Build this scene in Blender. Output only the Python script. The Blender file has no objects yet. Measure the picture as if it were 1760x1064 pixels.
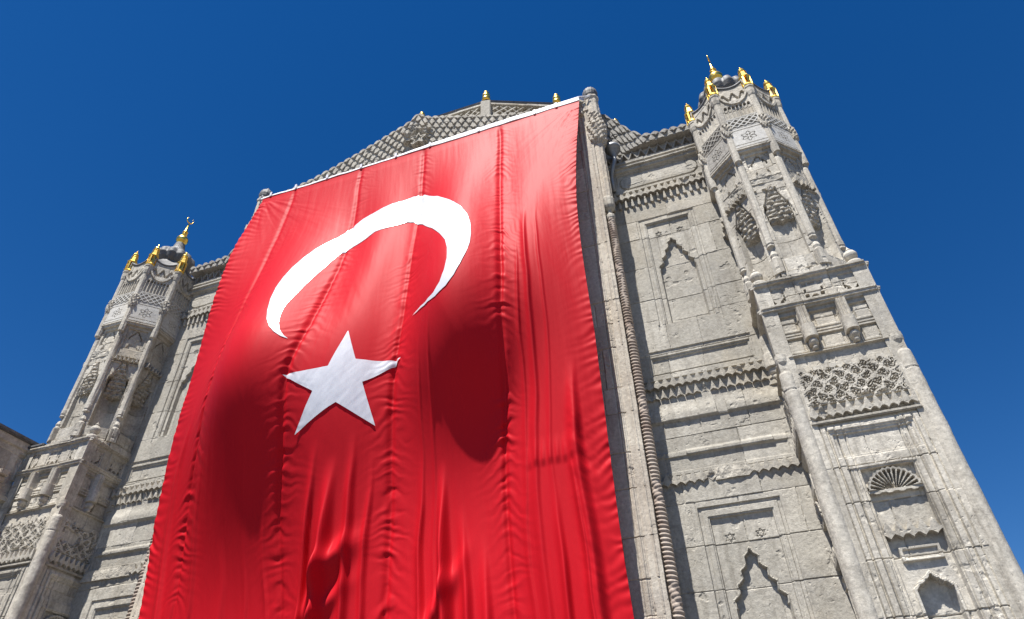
import bpy, bmesh, math, random
import numpy as np
from mathutils import Vector, Matrix
R = math.radians
random.seed(5)
scene = bpy.context.scene
col = scene.collection

# ------------------------------------------------------------------ camera
cd = bpy.data.cameras.new("camera")
cam = bpy.data.objects.new("camera", cd); col.objects.link(cam)
Fw = Vector((-0.24060083, 0.73183912, 0.63759136)); Rt = Vector((0.94389463, 0.32951103, -0.02203172)); Up = Vector((0.22621706, -0.59651822, 0.77005965))
M = Matrix((Rt, Up, -Fw)).transposed().to_4x4()
M.translation = Vector((6.141, -11.0, 1.6))
cam.matrix_world = M
cd.sensor_width = 36.0; cd.lens = 1149.6061 / 1760 * 36.0
cd.clip_start = 0.1; cd.clip_end = 3000
scene.camera = cam

# ------------------------------------------------------------------ sky, sun, exposure
SUN_EL, SUN_AZ = R(67), R(14)          # azimuth measured from the facade normal, towards the left of the picture
w = bpy.data.worlds.new("World"); scene.world = w; w.use_nodes = True
nt = w.node_tree; bg = nt.nodes["Background"]
sky = nt.nodes.new("ShaderNodeTexSky"); sky.sky_type = 'NISHITA'; sky.sun_disc = False
sky.sun_elevation = SUN_EL; sky.sun_rotation = math.pi + SUN_AZ
sky.altitude = 1200; sky.air_density = 1.0; sky.dust_density = 0.1; sky.ozone_density = 2.5
hs = nt.nodes.new("ShaderNodeHueSaturation"); hs.inputs["Saturation"].default_value = 1.37; hs.inputs["Hue"].default_value = 0.508
nt.links.new(sky.outputs[0], hs.inputs["Color"]); nt.links.new(hs.outputs[0], bg.inputs["Color"])
bg.inputs["Strength"].default_value = 0.060
sl = bpy.data.lights.new("sun", 'SUN'); sl.energy = 5.0; sl.angle = R(0.53); sl.color = (1.0, 0.965, 0.90)
sun = bpy.data.objects.new("sun", sl); col.objects.link(sun)
to_sun = Vector((-math.cos(SUN_EL) * math.sin(SUN_AZ), -math.cos(SUN_EL) * math.cos(SUN_AZ), math.sin(SUN_EL)))
sun.rotation_euler = to_sun.to_track_quat('Z', 'Y').to_euler()
scene.view_settings.view_transform = 'Standard'; scene.view_settings.look = 'None'
scene.view_settings.exposure = 0.93; scene.view_settings.gamma = 1.0
scene.render.engine = 'CYCLES'

# ------------------------------------------------------------------ noise
def _h(ix, iy, seed):
    n = (ix.astype(np.int64) * 374761393 + iy.astype(np.int64) * 668265263 + seed * 974634777) & 0xffffffff
    n = ((n ^ (n >> 13)) * 1274126177) & 0xffffffff
    return ((n ^ (n >> 16)) & 0xffff) / 65535.0
def vnoise(x, y, seed=0):
    ix = np.floor(x); iy = np.floor(y); fx = x - ix; fy = y - iy
    fx = fx * fx * (3 - 2 * fx); fy = fy * fy * (3 - 2 * fy)
    a = _h(ix, iy, seed); b = _h(ix + 1, iy, seed); c = _h(ix, iy + 1, seed); d = _h(ix + 1, iy + 1, seed)
    return (a * (1 - fx) + b * fx) * (1 - fy) + (c * (1 - fx) + d * fx) * fy
def fbm(x, y, o=4, seed=0):
    s = 0; a = 0.5; t = 0
    for i in range(o):
        s = s + a * vnoise(x * 2 ** i + 17.3 * i, y * 2 ** i - 9.1 * i, seed + i); t += a; a *= 0.5
    return s / t - 0.5
def sst(x, a, b):
    t = np.clip((x - a) / (b - a), 0, 1); return t * t * (3 - 2 * t)

# ------------------------------------------------------------------ materials
def newmat(name):
    m = bpy.data.materials.new(name); m.use_nodes = True
    return m, m.node_tree, m.node_tree.nodes["Principled BSDF"]
def tex(nt, scale, detail=6, rough=0.6, stretch=None):
    tc = nt.nodes.new("ShaderNodeTexCoord"); n = nt.nodes.new("ShaderNodeTexNoise")
    n.inputs["Scale"].default_value = scale; n.inputs["Detail"].default_value = detail; n.inputs["Roughness"].default_value = rough
    if stretch:
        mp = nt.nodes.new("ShaderNodeMapping"); mp.inputs["Scale"].default_value = stretch
        nt.links.new(tc.outputs["Object"], mp.inputs[0]); nt.links.new(mp.outputs[0], n.inputs["Vector"])
    else:
        nt.links.new(tc.outputs["Object"], n.inputs["Vector"])
    return n
def ramp(nt, src, stops):
    r = nt.nodes.new("ShaderNodeValToRGB"); e = r.color_ramp.elements
    while len(e) < len(stops): e.new(0.5)
    for k, (p, c) in enumerate(stops):
        e[k].position = p; e[k].color = (c, c, c, 1) if isinstance(c, (int, float)) else (*c, 1)
    nt.links.new(src, r.inputs[0]); return r
def mix(nt, fac, a, b, mode='MIX'):
    m = nt.nodes.new("ShaderNodeMix"); m.data_type = 'RGBA'; m.blend_type = mode
    for s, v in ((0, fac), (6, a), (7, b)):
        if isinstance(v, (int, float)): m.inputs[s].default_value = v
        elif isinstance(v, tuple): m.inputs[s].default_value = (*v, 1)
        else: nt.links.new(v, m.inputs[s])
    return m.outputs[2]
def stone_mat(name, light, mid, dark, soot=0.5, bump=0.5):
    """weathered cut limestone: a tone of its own per block, warm and grey patches, lichen and soot stains, pitted surface"""
    m, nt, b = newmat(name)
    big = tex(nt, 0.55, 5, 0.62); med = tex(nt, 2.3, 8, 0.68); fine = tex(nt, 16, 8, 0.72); pit = tex(nt, 45, 4, 0.6)
    streak = tex(nt, 1.0, 7, 0.7, (5.0, 5.0, 0.55))
    c = mix(nt, ramp(nt, big.outputs[0], [(0.36, 0.0), (0.64, 1.0)]).outputs[0], mid, light)
    at = nt.nodes.new("ShaderNodeAttribute"); at.attribute_name = "block_tone"
    c = mix(nt, 0.62, c, ramp(nt, at.outputs["Fac"], [(0.0, tuple(x * 0.76 for x in mid)), (0.45, mid), (0.75, light), (1.0, tuple(min(1, x * 1.12) for x in light))]).outputs[0])
    och = tex(nt, 0.42, 6, 0.66, (1.0, 1.0, 0.5))
    c = mix(nt, ramp(nt, och.outputs[0], [(0.53, 0.0), (0.72, 0.55)]).outputs[0], c, (light[0] * 0.86, light[1] * 0.75, light[2] * 0.58))
    grey = tex(nt, 0.8, 7, 0.7)
    c = mix(nt, ramp(nt, grey.outputs[0], [(0.52, 0.0), (0.68, 0.5)]).outputs[0], c, (mid[0] * 0.72, mid[1] * 0.74, mid[2] * 0.80))
    c = mix(nt, ramp(nt, med.outputs[0], [(0.50, 0.0), (0.70, soot * 0.75)]).outputs[0], c, dark)
    c = mix(nt, ramp(nt, streak.outputs[0], [(0.52, 0.0), (0.72, soot * 0.8)]).outputs[0], c, tuple(x * 0.75 for x in dark))
    c = mix(nt, ramp(nt, fine.outputs[0], [(0.40, 0.30), (0.58, 0.0)]).outputs[0], c, tuple(x * 0.55 for x in dark))
    c = mix(nt, ramp(nt, fine.outputs[0], [(0.58, 0.0), (0.72, 0.35)]).outputs[0], c, tuple(min(1, x * 1.22) for x in light))
    c = mix(nt, ramp(nt, pit.outputs[0], [(0.28, 0.7), (0.36, 0.0)]).outputs[0], c, tuple(x * 0.4 for x in dark))
    nt.links.new(c, b.inputs["Base Color"]); b.inputs["Roughness"].default_value = 0.88
    b.inputs["Specular IOR Level"].default_value = 0.25
    ad = nt.nodes.new("ShaderNodeMath"); ad.operation = 'MULTIPLY_ADD'; ad.inputs[1].default_value = 0.6
    nt.links.new(pit.outputs[0], ad.inputs[0]); nt.links.new(fine.outputs[0], ad.inputs[2])
    bp = nt.nodes.new("ShaderNodeBump"); bp.inputs["Strength"].default_value = bump; bp.inputs["Distance"].default_value = 0.02
    nt.links.new(ad.outputs[0], bp.inputs["Height"]); nt.links.new(bp.outputs[0], b.inputs["Normal"])
    return m
STONE = stone_mat("weathered_limestone", (0.605, 0.565, 0.492), (0.465, 0.430, 0.368), (0.20, 0.178, 0.148), 0.75, 0.42)
WALLST = stone_mat("smooth_limestone", (0.50, 0.470, 0.412), (0.41, 0.384, 0.334), (0.215, 0.192, 0.158), 0.7, 0.38)
PILST = stone_mat("pale_pilaster_stone", (0.60, 0.55, 0.465), (0.49, 0.43, 0.36), (0.28, 0.23, 0.185), 0.55, 0.5)
MARBLE = stone_mat("grey_white_marble", (0.60, 0.585, 0.55), (0.52, 0.50, 0.465), (0.33, 0.31, 0.28), 0.3, 0.2)
ROPEST = stone_mat("brown_stained_stone", (0.48, 0.43, 0.37), (0.36, 0.285, 0.235), (0.20, 0.13, 0.10), 0.75, 0.4)
DARKST = stone_mat("dark_carved_stone", (0.44, 0.415, 0.375), (0.36, 0.34, 0.305), (0.17, 0.155, 0.14), 0.8, 0.6)

def metal(name, c, rough, metallic=1.0, noise=0.0, bump=0.0):
    m, nt, b = newmat(name)
    n = tex(nt, 9, 5, 0.6)
    cc = mix(nt, ramp(nt, n.outputs[0], [(0.35, 0.0), (0.7, noise)]).outputs[0], c, tuple(x * 0.45 for x in c))
    nt.links.new(cc, b.inputs["Base Color"]); b.inputs["Metallic"].default_value = metallic
    rr = ramp(nt, n.outputs[0], [(0.3, rough), (0.75, min(1, rough + 0.15))])
    nt.links.new(rr.outputs[0], b.inputs["Roughness"])
    if bump:
        bp = nt.nodes.new("ShaderNodeBump"); bp.inputs["Strength"].default_value = bump; bp.inputs["Distance"].default_value = 0.02
        nt.links.new(n.outputs[0], bp.inputs["Height"]); nt.links.new(bp.outputs[0], b.inputs["Normal"])
    return m
GOLD = metal("gilded_copper", (0.95, 0.62, 0.13), 0.26, 1.0, 0.35)
LEAD = metal("weathered_lead", (0.13, 0.13, 0.135), 0.6, 0.0, 0.6, 0.5)
ZINC = metal("grey_zinc", (0.30, 0.31, 0.32), 0.5, 0.6, 0.5, 0.2)

def cloth_mat(name, c, rough, sheen, trans, wr=0.35, spec=0.25):
    m, nt, b = newmat(name)
    st = tex(nt, 1.0, 6, 0.6, (7.0, 7.0, 1.6)); fi = tex(nt, 22, 5, 0.6, (1.0, 1.0, 0.35)); weave = tex(nt, 3.0, 4, 0.5, (1, 1, 0.15))
    cc = mix(nt, ramp(nt, weave.outputs[0], [(0.35, 0.0), (0.7, 0.12)]).outputs[0], c, tuple(x * 0.8 for x in c))
    nt.links.new(cc, b.inputs["Base Color"]); b.inputs["Roughness"].default_value = rough
    b.inputs["Specular IOR Level"].default_value = spec
    b.inputs["Sheen Weight"].default_value = sheen; b.inputs["Sheen Roughness"].default_value = 0.4
    ad = nt.nodes.new("ShaderNodeMath"); ad.operation = 'MULTIPLY_ADD'; ad.inputs[1].default_value = 0.15
    nt.links.new(fi.outputs[0], ad.inputs[0]); nt.links.new(st.outputs[0], ad.inputs[2])
    bp = nt.nodes.new("ShaderNodeBump"); bp.inputs["Strength"].default_value = wr; bp.inputs["Distance"].default_value = 0.05
    nt.links.new(ad.outputs[0], bp.inputs["Height"]); nt.links.new(bp.outputs[0], b.inputs["Normal"])
    tr = nt.nodes.new("ShaderNodeBsdfTranslucent"); tr.inputs["Color"].default_value = (*c, 1)
    nt.links.new(bp.outputs[0], tr.inputs["Normal"])
    ms = nt.nodes.new("ShaderNodeMixShader"); ms.inputs[0].default_value = trans
    out = nt.nodes["Material Output"]
    nt.links.new(b.outputs[0], ms.inputs[1]); nt.links.new(tr.outputs[0], ms.inputs[2]); nt.links.new(ms.outputs[0], out.inputs[0])
    return m
RED = cloth_mat("red_flag_fabric", (0.52, 0.008, 0.017), 0.56, 0.0, 0.03, 0.05, 0.08)
WHITE = cloth_mat("white_satin_fabric", (0.74, 0.74, 0.79), 0.30, 0.0, 0.05, 0.10, 0.6)
BAND = cloth_mat("white_header_webbing", (0.72, 0.72, 0.76), 0.6, 0.0, 0.05, 0.2)

# ------------------------------------------------------------------ object helpers
def link(name, me, mat, parent=None):
    o = bpy.data.objects.new(name, me); col.objects.link(o)
    if mat: me.materials.append(mat)
    if parent is not None: o.parent = parent
    return o
def mesh_from(name, V, F4, mat, parent=None, smooth=False, tone=None, F3=None):
    me = bpy.data.meshes.new(name)
    V = np.asarray(V, dtype=np.float32); F4 = np.asarray(F4, dtype=np.int32).reshape(-1, 4)
    F3 = np.zeros((0, 3), np.int32) if F3 is None else np.asarray(F3, dtype=np.int32).reshape(-1, 3)
    me.vertices.add(len(V)); me.vertices.foreach_set("co", V.ravel())
    nl = F4.size + F3.size; npol = len(F4) + len(F3)
    me.loops.add(nl); me.loops.foreach_set("vertex_index", np.concatenate([F4.ravel(), F3.ravel()]))
    me.polygons.add(npol)
    me.polygons.foreach_set("loop_start", np.concatenate([np.arange(len(F4)) * 4, F4.size + np.arange(len(F3)) * 3]).astype(np.int32))
    me.polygons.foreach_set("loop_total", np.concatenate([np.full(len(F4), 4), np.full(len(F3), 3)]).astype(np.int32))
    me.update(calc_edges=True); me.validate()
    me.polygons.foreach_set("use_smooth", np.full(npol, bool(smooth)))
    if tone is not None:
        a = me.attributes.new("block_tone", 'FLOAT', 'POINT'); a.data.foreach_set("value", np.asarray(tone, dtype=np.float32).ravel())
    return link(name, me, mat, parent)
def grid_solid(name, P, mat, parent, valid=None, back=None, tone=None, smooth=False):
    """P[nv,nu,3] surface; cells where valid; the open border is taken back by the vector 'back' so the piece has thickness"""
    nv, nu = P.shape[:2]; idx = np.arange(nv * nu).reshape(nv, nu)
    if valid is None: valid = np.ones((nv - 1, nu - 1), bool)
    q = np.stack([idx[:-1, :-1], idx[:-1, 1:], idx[1:, 1:], idx[1:, :-1]], -1)[valid]
    V = P.reshape(-1, 3); T = None if tone is None else tone.reshape(-1)
    if back is not None:
        pv = np.pad(valid, 1)
        c = pv[1:-1, 1:-1]; E = []
        for m, (a, b) in (((c & ~pv[:-2, 1:-1]), (idx[:-1, :-1], idx[:-1, 1:])), ((c & ~pv[2:, 1:-1]), (idx[1:, 1:], idx[1:, :-1])),
                          ((c & ~pv[1:-1, :-2]), (idx[1:, :-1], idx[:-1, :-1])), ((c & ~pv[1:-1, 2:]), (idx[:-1, 1:], idx[1:, 1:]))):
            E.append(np.stack([a[m], b[m]], -1))
        E = np.concatenate(E); n0 = len(V)
        V = np.concatenate([V, V + np.asarray(back)]); 
        if T is not None: T = np.concatenate([T, T])
        q = np.concatenate([q, np.stack([E[:, 1], E[:, 0], E[:, 0] + n0, E[:, 1] + n0], -1)])
    used = np.zeros(len(V), bool); used[q.ravel()] = True
    rm = np.cumsum(used) - 1
    return mesh_from(name, V[used], rm[q], mat, parent, smooth, None if T is None else T[used])
def relief(name, mat, parent, O, N, wdt, h, fn, res=0.016, thick=0.22, mask=None, seed=1, tone=None):
    """a carved stone face: fn(u, v) -> relief height along N over a fine grid, u along the wall from O, v = height above O"""
    N = np.array(N, float); N /= np.linalg.norm(N); U = np.array([-N[1], N[0], 0.0])
    nu = max(3, int(wdt / res) + 1); nv = max(3, int(h / res) + 1)
    u, v = np.meshgrid(np.linspace(0, wdt, nu), np.linspace(0, h, nv))
    d = fn(u, v)
    t = None
    if isinstance(d, tuple): d, t = d
    O = np.array(O, float)
    P = O + u[..., None] * U + v[..., None] * np.array([0, 0, 1.0]) + d[..., None] * N
    val = None
    if mask is not None:
        mk = mask(u, v); val = mk[:-1, :-1] & mk[1:, :-1] & mk[:-1, 1:] & mk[1:, 1:]
    return grid_solid(name, P, mat, parent, val, -N * thick, t)
def bm_obj(name, bm, mat, parent=None, smooth=False):
    me = bpy.data.meshes.new(name); bmesh.ops.recalc_face_normals(bm, faces=bm.faces); bm.to_mesh(me); bm.free()
    me.polygons.foreach_set("use_smooth", np.full(len(me.polygons), bool(smooth)))
    return link(name, me, mat, parent)
def add_box(bm, c, s, rot=0.0, bevel=0.0):
    mt = Matrix.Translation(Vector(c)) @ Matrix.Rotation(rot, 4, 'Z') @ Matrix.Diagonal((s[0], s[1], s[2], 1))
    g = bmesh.ops.create_cube(bm, size=1.0, matrix=mt)
    if bevel:
        ed = list({e for v in g['verts'] for e in v.link_edges})
        bmesh.ops.bevel(bm, geom=ed, offset=bevel, segments=2, affect='EDGES')
def add_prism(bm, n, cx, cy, z0, r0, z1, r1, rot=0.0):
    A = [bm.verts.new((cx + r0 * math.cos(rot + 2 * math.pi * k / n), cy + r0 * math.sin(rot + 2 * math.pi * k / n), z0)) for k in range(n)]
    B = [bm.verts.new((cx + r1 * math.cos(rot + 2 * math.pi * k / n), cy + r1 * math.sin(rot + 2 * math.pi * k / n), z1)) for k in range(n)]
    for k in range(n): bm.faces.new((A[k], A[(k + 1) % n], B[(k + 1) % n], B[k]))
    bm.faces.new(A[::-1]); bm.faces.new(B)
def lathe(name, mat, parent, cx, cy, prof, seg=24, fn=None, smooth=True, sub=0, tone=None):
    """surface of revolution through prof [(r, z)...]; fn(theta, z, r) may modulate the radius"""
    pr = np.array(prof, float)
    if sub:
        n = len(pr); tt = np.linspace(0, n - 1, (n - 1) * sub + 1)
        pr = np.stack([np.interp(tt, np.arange(n), pr[:, 0]), np.interp(tt, np.arange(n), pr[:, 1])], -1)
    th = np.linspace(0, 2 * math.pi, seg, endpoint=False)
    TH, Z = np.meshgrid(th, pr[:, 1]); RR = np.repeat(pr[:, 0][:, None], seg, 1)
    if fn: RR = fn(TH, Z, RR)
    V = np.stack([cx + RR * np.cos(TH), cy + RR * np.sin(TH), Z], -1).reshape(-1, 3)
    n = len(pr); i = np.arange(n * seg).reshape(n, seg); j = np.roll(i, -1, 1)
    q = np.stack([i[:-1], j[:-1], j[1:], i[1:]], -1).reshape(-1, 4)
    c0 = len(V); V = np.concatenate([V, [[cx, cy, pr[0, 1]], [cx, cy, pr[-1, 1]]]])
    f3 = np.concatenate([np.stack([j[0], i[0], np.full(seg, c0)], -1), np.stack([i[-1], j[-1], np.full(seg, c0 + 1)], -1)])
    tn = np.full(len(V), 0.55 if tone is None else tone)
    return mesh_from(name, V, q, mat, parent, smooth, tn, f3)
def tube(name, mat, parent, pts, r, seg=10):
    pts = [Vector(p) for p in pts]; V = []; Q = []
    for k, p in enumerate(pts):
        t = (pts[min(k + 1, len(pts) - 1)] - pts[max(k - 1, 0)]).normalized()
        a = t.cross(Vector((0.3, 1, 0.2))).normalized(); b = t.cross(a)
        rr = r[k] if isinstance(r, (list, tuple)) else r
        for s in range(seg):
            an = 2 * math.pi * s / seg; V.append(p + a * math.cos(an) * rr + b * math.sin(an) * rr)
    for k in range(len(pts) - 1):
        for s in range(seg):
            s2 = (s + 1) % seg; Q.append((k * seg + s, k * seg + s2, (k + 1) * seg + s2, (k + 1) * seg + s))
    n = len(V); V += [pts[0], pts[-1]]
    F3 = [(( s + 1) % seg, s, n) for s in range(seg)] + [((len(pts) - 1) * seg + s, (len(pts) - 1) * seg + (s + 1) % seg, n + 1) for s in range(seg)]
    return mesh_from(name, [tuple(v) for v in V], Q, mat, parent, True, None, F3)
def thing(name, label, cat, loc=(0, 0, 0)):
    o = bpy.data.objects.new(name, None); col.objects.link(o); o["label"] = label; o["category"] = cat
    o.empty_display_size = 0.3
    return o

# ------------------------------------------------------------------ carved patterns, all as relief heights over (u, z)
def inside(u, z, a, b, c, d): return (u > a) & (u < b) & (z > c) & (z < d)
def masonry(u, z, seed, rows=(0.42, 0.66), cols=(0.55, 1.5), joint=0.010, depth=0.016, lift=0.006):
    """courses of unequal blocks: per-block setting depth, ragged joints; returns (relief, block tone)"""
    rs = np.random.RandomState(seed)
    uu = u + 0.010 * fbm(u * 14, z * 14, 3, seed + 3); zz = z + 0.010 * fbm(u * 11, z * 11, 3, seed + 7)
    ed = [z.min() - 0.3]
    while ed[-1] < z.max(): ed.append(ed[-1] + rs.uniform(*rows))
    ed = np.array(ed); k = np.clip(np.searchsorted(ed, zz) - 1, 0, len(ed) - 2)
    d = np.zeros_like(u); tone = np.full_like(u, 0.5); g = np.minimum(zz - ed[k], ed[k + 1] - zz)
    for r in range(len(ed) - 1):
        m = k == r
        if not m.any(): continue
        ce = [u.min() - rs.uniform(0.1, 1.2)]
        while ce[-1] < u.max() + 0.1: ce.append(ce[-1] + rs.uniform(*cols))
        ce = np.array(ce); j = np.clip(np.searchsorted(ce, uu[m]) - 1, 0, len(ce) - 2)
        off = rs.uniform(-lift, lift, len(ce)); tn = rs.uniform(0, 1, len(ce)); tl = rs.uniform(-0.012, 0.012, len(ce))
        d[m] = off[j] + tl[j] * (uu[m] - ce[j]); tone[m] = tn[j]
        g[m] = np.minimum(g[m], np.minimum(uu[m] - ce[j], ce[j + 1] - uu[m]))
    wj = joint * (0.5 + 1.1 * vnoise(u * 3.1, z * 3.1, seed + 11))
    d -= depth * (1 - sst(g, 0.2 * wj, wj))
    return d, tone
def erosion(u, z, seed, amp=1.0, crack=1.0):
    d = 0.010 * fbm(u * 5, z * 5, 4, seed) + 0.005 * fbm(u * 30, z * 30, 3, seed + 5)
    chip = fbm(u * 4.2, z * 4.2, 5, seed + 9); d -= 0.018 * sst(chip, 0.21, 0.30)
    pit = vnoise(u * 21, z * 21, seed + 13); d -= 0.009 * sst(pit, 0.88, 0.96) * (vnoise(u * 1.7, z * 1.7, seed + 14) > .45)
    cr = np.abs(fbm(u * 1.1 + 3, z * 1.7, 4, seed + 21)); d -= 0.012 * crack * (1 - sst(cr, 0.0006, 0.0035)) * (vnoise(u * 0.9, z * 0.9, seed + 2) > 0.66)
    return d * amp
def muq(u, t, per, kind=0):
    """one tier of stalactite work, t = 0 bottom .. 1 top -> (1 on the tongue fronts, 0 in the hollows; where the tier is)"""
    s = np.abs(np.mod(u / per, 1.0) - 0.5) * 2
    if kind == 0:   wd = 0.12 + 0.95 * np.clip(1 - t, 0, 1) ** 1.1                     # spikes that widen downward
    elif kind == 1: wd = np.where(t > 0.50, 0.25 + 1.3 * np.clip(1.0 - t, 0, 1), 1.3)    # scalloped apron with fans of shade on top
    else:           wd = 0.30 + 0.42 * np.clip(1.0 - t, 0, 1)                            # fat tongues
    front = sst(wd - s, -0.02, 0.10)
    cut = 0.20 * (1 - s) ** 0.8 if kind == 0 else (0.26 * (1 - (1 - s) ** 1.5) if kind == 1 else np.where(s < .5, 0.10 + .25 * s, 0.34))
    body = (t > cut) & (t <= 1)
    return front, body, s
def muq_band(d, u, z, u0, u1, z0, z1, per, depth, kinds, phase=0.0):
    """stack of tiers between z0 and z1 (top first in kinds), corbelling outwards to the top"""
    n = len(kinds); hh = (z1 - z0) / n
    for k, kd in enumerate(kinds):
        top = z1 - k * hh; bot = top - hh; t = (z - bot) / hh
        fr, body, s = muq(u - u0 + (0.5 * per if k % 2 else 0) + phase, t, per, kd)
        hi = depth * (1 - 0.85 * k / n)
        proj = hi - 0.012 * (1 - np.clip(t, 0, 1))
        ti = np.floor((u - u0 + (0.5 * per if k % 2 else 0) + phase) / per); hb = _h(ti, ti * 0 + k, int(1000 * per) + n)
        proj = proj * (0.93 + 0.13 * _h(ti, ti * 0 + 7 + k, 3)) - np.where(hb > 0.90, 0.035 * sst(0.75 - t + 0.5 * fbm(u * 14, z * 14, 3, 8), 0, 0.3), 0)
        m = proj + 0.012 * (1 - s) * fr - (1 - fr) * (0.12 if kd != 1 else 0.10)
        sel = inside(u, z, u0, u1, bot, top) & body
        d = np.where(sel, np.maximum(m, -0.09), d)
    return d
def arabesque(u, z, p, seed):
    """interlaced strapwork: diagonal lattice, roundels on the crossings, leaf curls in the fields"""
    uu = u + 0.030 * fbm(u * 9, z * 9, 2, seed) + .014 * np.sin(z * 40); zz = z + 0.030 * fbm(u * 9, z * 9, 2, seed + 4) + .014 * np.sin(u * 40)
    a = (uu + zz) / p; b = (uu - zz) / p
    la = np.abs(np.mod(a, 1) - 0.5); lb = np.abs(np.mod(b, 1) - 0.5)
    strap = np.maximum(sst(la, 0.34, 0.39) , sst(lb, 0.34, 0.39)) * (vnoise(a * 2 + .5, b * 2 + .5, seed) > .26)
    ca = np.mod(a + 0.5, 1) - 0.5; cb = np.mod(b + 0.5, 1) - 0.5; rr = np.hypot(ca, cb)
    ring = sst(0.075 - np.abs(rr - 0.30), 0, 0.03)
    fa = np.mod(a, 1) - 0.5; fb = np.mod(b, 1) - 0.5; r2 = np.hypot(fa, fb); th = np.arctan2(fb, fa)
    leaf = sst(0.27 + 0.10 * np.cos(4 * th + 1.2) - r2, 0.0, 0.05) * (1 - sst(0.06 - np.abs(r2 - 0.13 - 0.03 * np.cos(2 * th)), 0, 0.04))
    curl = sst(0.06 - np.abs(r2 - 0.30 - 0.07 * np.sin(3 * th + 0.8)), 0, 0.03)
    return np.clip(np.maximum.reduce([strap, ring, leaf * 0.9, curl * 0.8]), 0, 1)
def poly_sd(u, z, pts):
    """signed distance to a closed polygon, negative inside"""
    best = np.full(u.shape, 1e9); ins = np.zeros(u.shape, bool); n = len(pts)
    for k in range(n):
        ax, ay = pts[k]; bx, by = pts[(k + 1) % n]
        ex, ey = bx - ax, by - ay; L = ex * ex + ey * ey + 1e-12
        t = np.clip(((u - ax) * ex + (z - ay) * ey) / L, 0, 1)
        best = np.minimum(best, np.hypot(u - ax - t * ex, z - ay - t * ey))
        if abs(ey) > 1e-12:
            c = ((ay > z) != (by > z)) & (u < ex * (z - ay) / ey + ax); ins ^= c
    return np.where(ins, -best, best)
def star_pts(cx, cz, r, k=0.5, n=5, rot=math.pi / 2):
    return [(cx + (r if i % 2 == 0 else r * k) * math.cos(rot + math.pi * i / n), cz + (r if i % 2 == 0 else r * k) * math.sin(rot + math.pi * i / n)) for i in range(2 * n)]
def stepped_arch(cx, apex, hw, spring, bottom, steps=4):
    """outline of the stepped, pointed niche"""
    L = [(cx, apex + 0.02)]
    for k in range(1, steps + 1):
        x = hw * (k / steps); zt = apex - (apex - spring) * (k - 0.55) / steps; zb = apex - (apex - spring) * k / steps
        xi = hw * ((k - 0.62) / steps)
        L += [(cx + xi, zt + 0.04), (cx + x, zt), (cx + x * 0.96, zb)]
    L += [(cx + hw, spring), (cx + hw, bottom)]
    Rr = [(2 * cx - x, z) for x, z in L[1:]][::-1]
    return L + Rr
# ------------------------------------------------------------------ ground
def ground():
    m, nt, b = newmat("dark_stone_paving")
    tc = nt.nodes.new("ShaderNodeTexCoord"); br = nt.nodes.new("ShaderNodeTexBrick"); br.inputs["Scale"].default_value = 1.0
    br.inputs["Brick Width"].default_value = 0.9; br.inputs["Row Height"].default_value = 0.45; br.inputs["Mortar Size"].default_value = 0.012
    br.inputs["Color1"].default_value = (0.125, 0.112, 0.095, 1); br.inputs["Color2"].default_value = (0.10, 0.09, 0.078, 1); br.inputs["Mortar"].default_value = (0.05, 0.045, 0.04, 1)
    nt.links.new(tc.outputs["Object"], br.inputs["Vector"]); n = tex(nt, 1.5, 6)
    nt.links.new(mix(nt, ramp(nt, n.outputs[0], [(0.4, 0.0), (0.7, 0.4)]).outputs[0], br.outputs[0], (0.07, 0.062, 0.054)), b.inputs["Base Color"])
    b.inputs["Roughness"].default_value = 0.85
    bm = bmesh.new(); vs = [bm.verts.new(p) for p in ((-600, -600, 0), (600, -600, 0), (600, 600, 0), (-600, 600, 0))]; bm.faces.new(vs)
    o = bm_obj("ground", bm, m); o["kind"] = "structure"
ground()

# ------------------------------------------------------------------ the mosque front: side walls, middle bay, two corner towers, dome drum
mosque = thing("mosque", "pale carved limestone mosque front with two corner towers and gold finials, behind the red flag", "mosque", (0, 0, 0))
TX, TS, TY = 8.33, 1.86, -1.16               # corner tower: centre, width, front face
OX, OY, OA = 8.29, -0.267, 0.893             # octagonal turret: centre, apothem
OV = OA / math.cos(math.pi / 8)

# ---- side walls
def niche(d, x, z, cx, fo, top, fi, itop, apex, hw, spring, zb):
    d = d - 0.030 * inside(x, z, cx - fo, cx + fo, zb, top)
    ring = inside(x, z, cx - fo + 0.05, cx + fo - 0.05, zb, top - 0.05) & ~inside(x, z, cx - fi - 0.02, cx + fi + 0.02, zb, itop + 0.02)
    d = d + 0.016 * ring
    d = d - 0.040 * inside(x, z, cx - fi, cx + fi, zb, itop)
    sd = poly_sd(x, z, stepped_arch(cx, apex, hw, spring, zb - 0.2))
    inn = inside(x, z, cx - fi, cx + fi, zb, itop)
    d = d - np.where(inn, 0.075 * sst(-sd, -0.004, 0.012), 0) + np.where(inn, 0.014 * (np.abs(sd - 0.012) < 0.012), 0)
    for sx_ in (-0.235, 0.235):
        for rr, s in ((0.075, -1),):
            sp = np.minimum(poly_sd(x, z, star_pts(cx + sx_, itop - 0.335, rr, 0.999, 1.5 and 3, -math.pi / 2)[::2]), 9)
            sq = poly_sd(x, z, star_pts(cx + sx_, itop - 0.335, rr, 0.999, 3, math.pi / 2)[::2])
            d = d - 0.016 * ((np.abs(sp) < 0.008) | (np.abs(sq) < 0.006))
    return d
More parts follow.
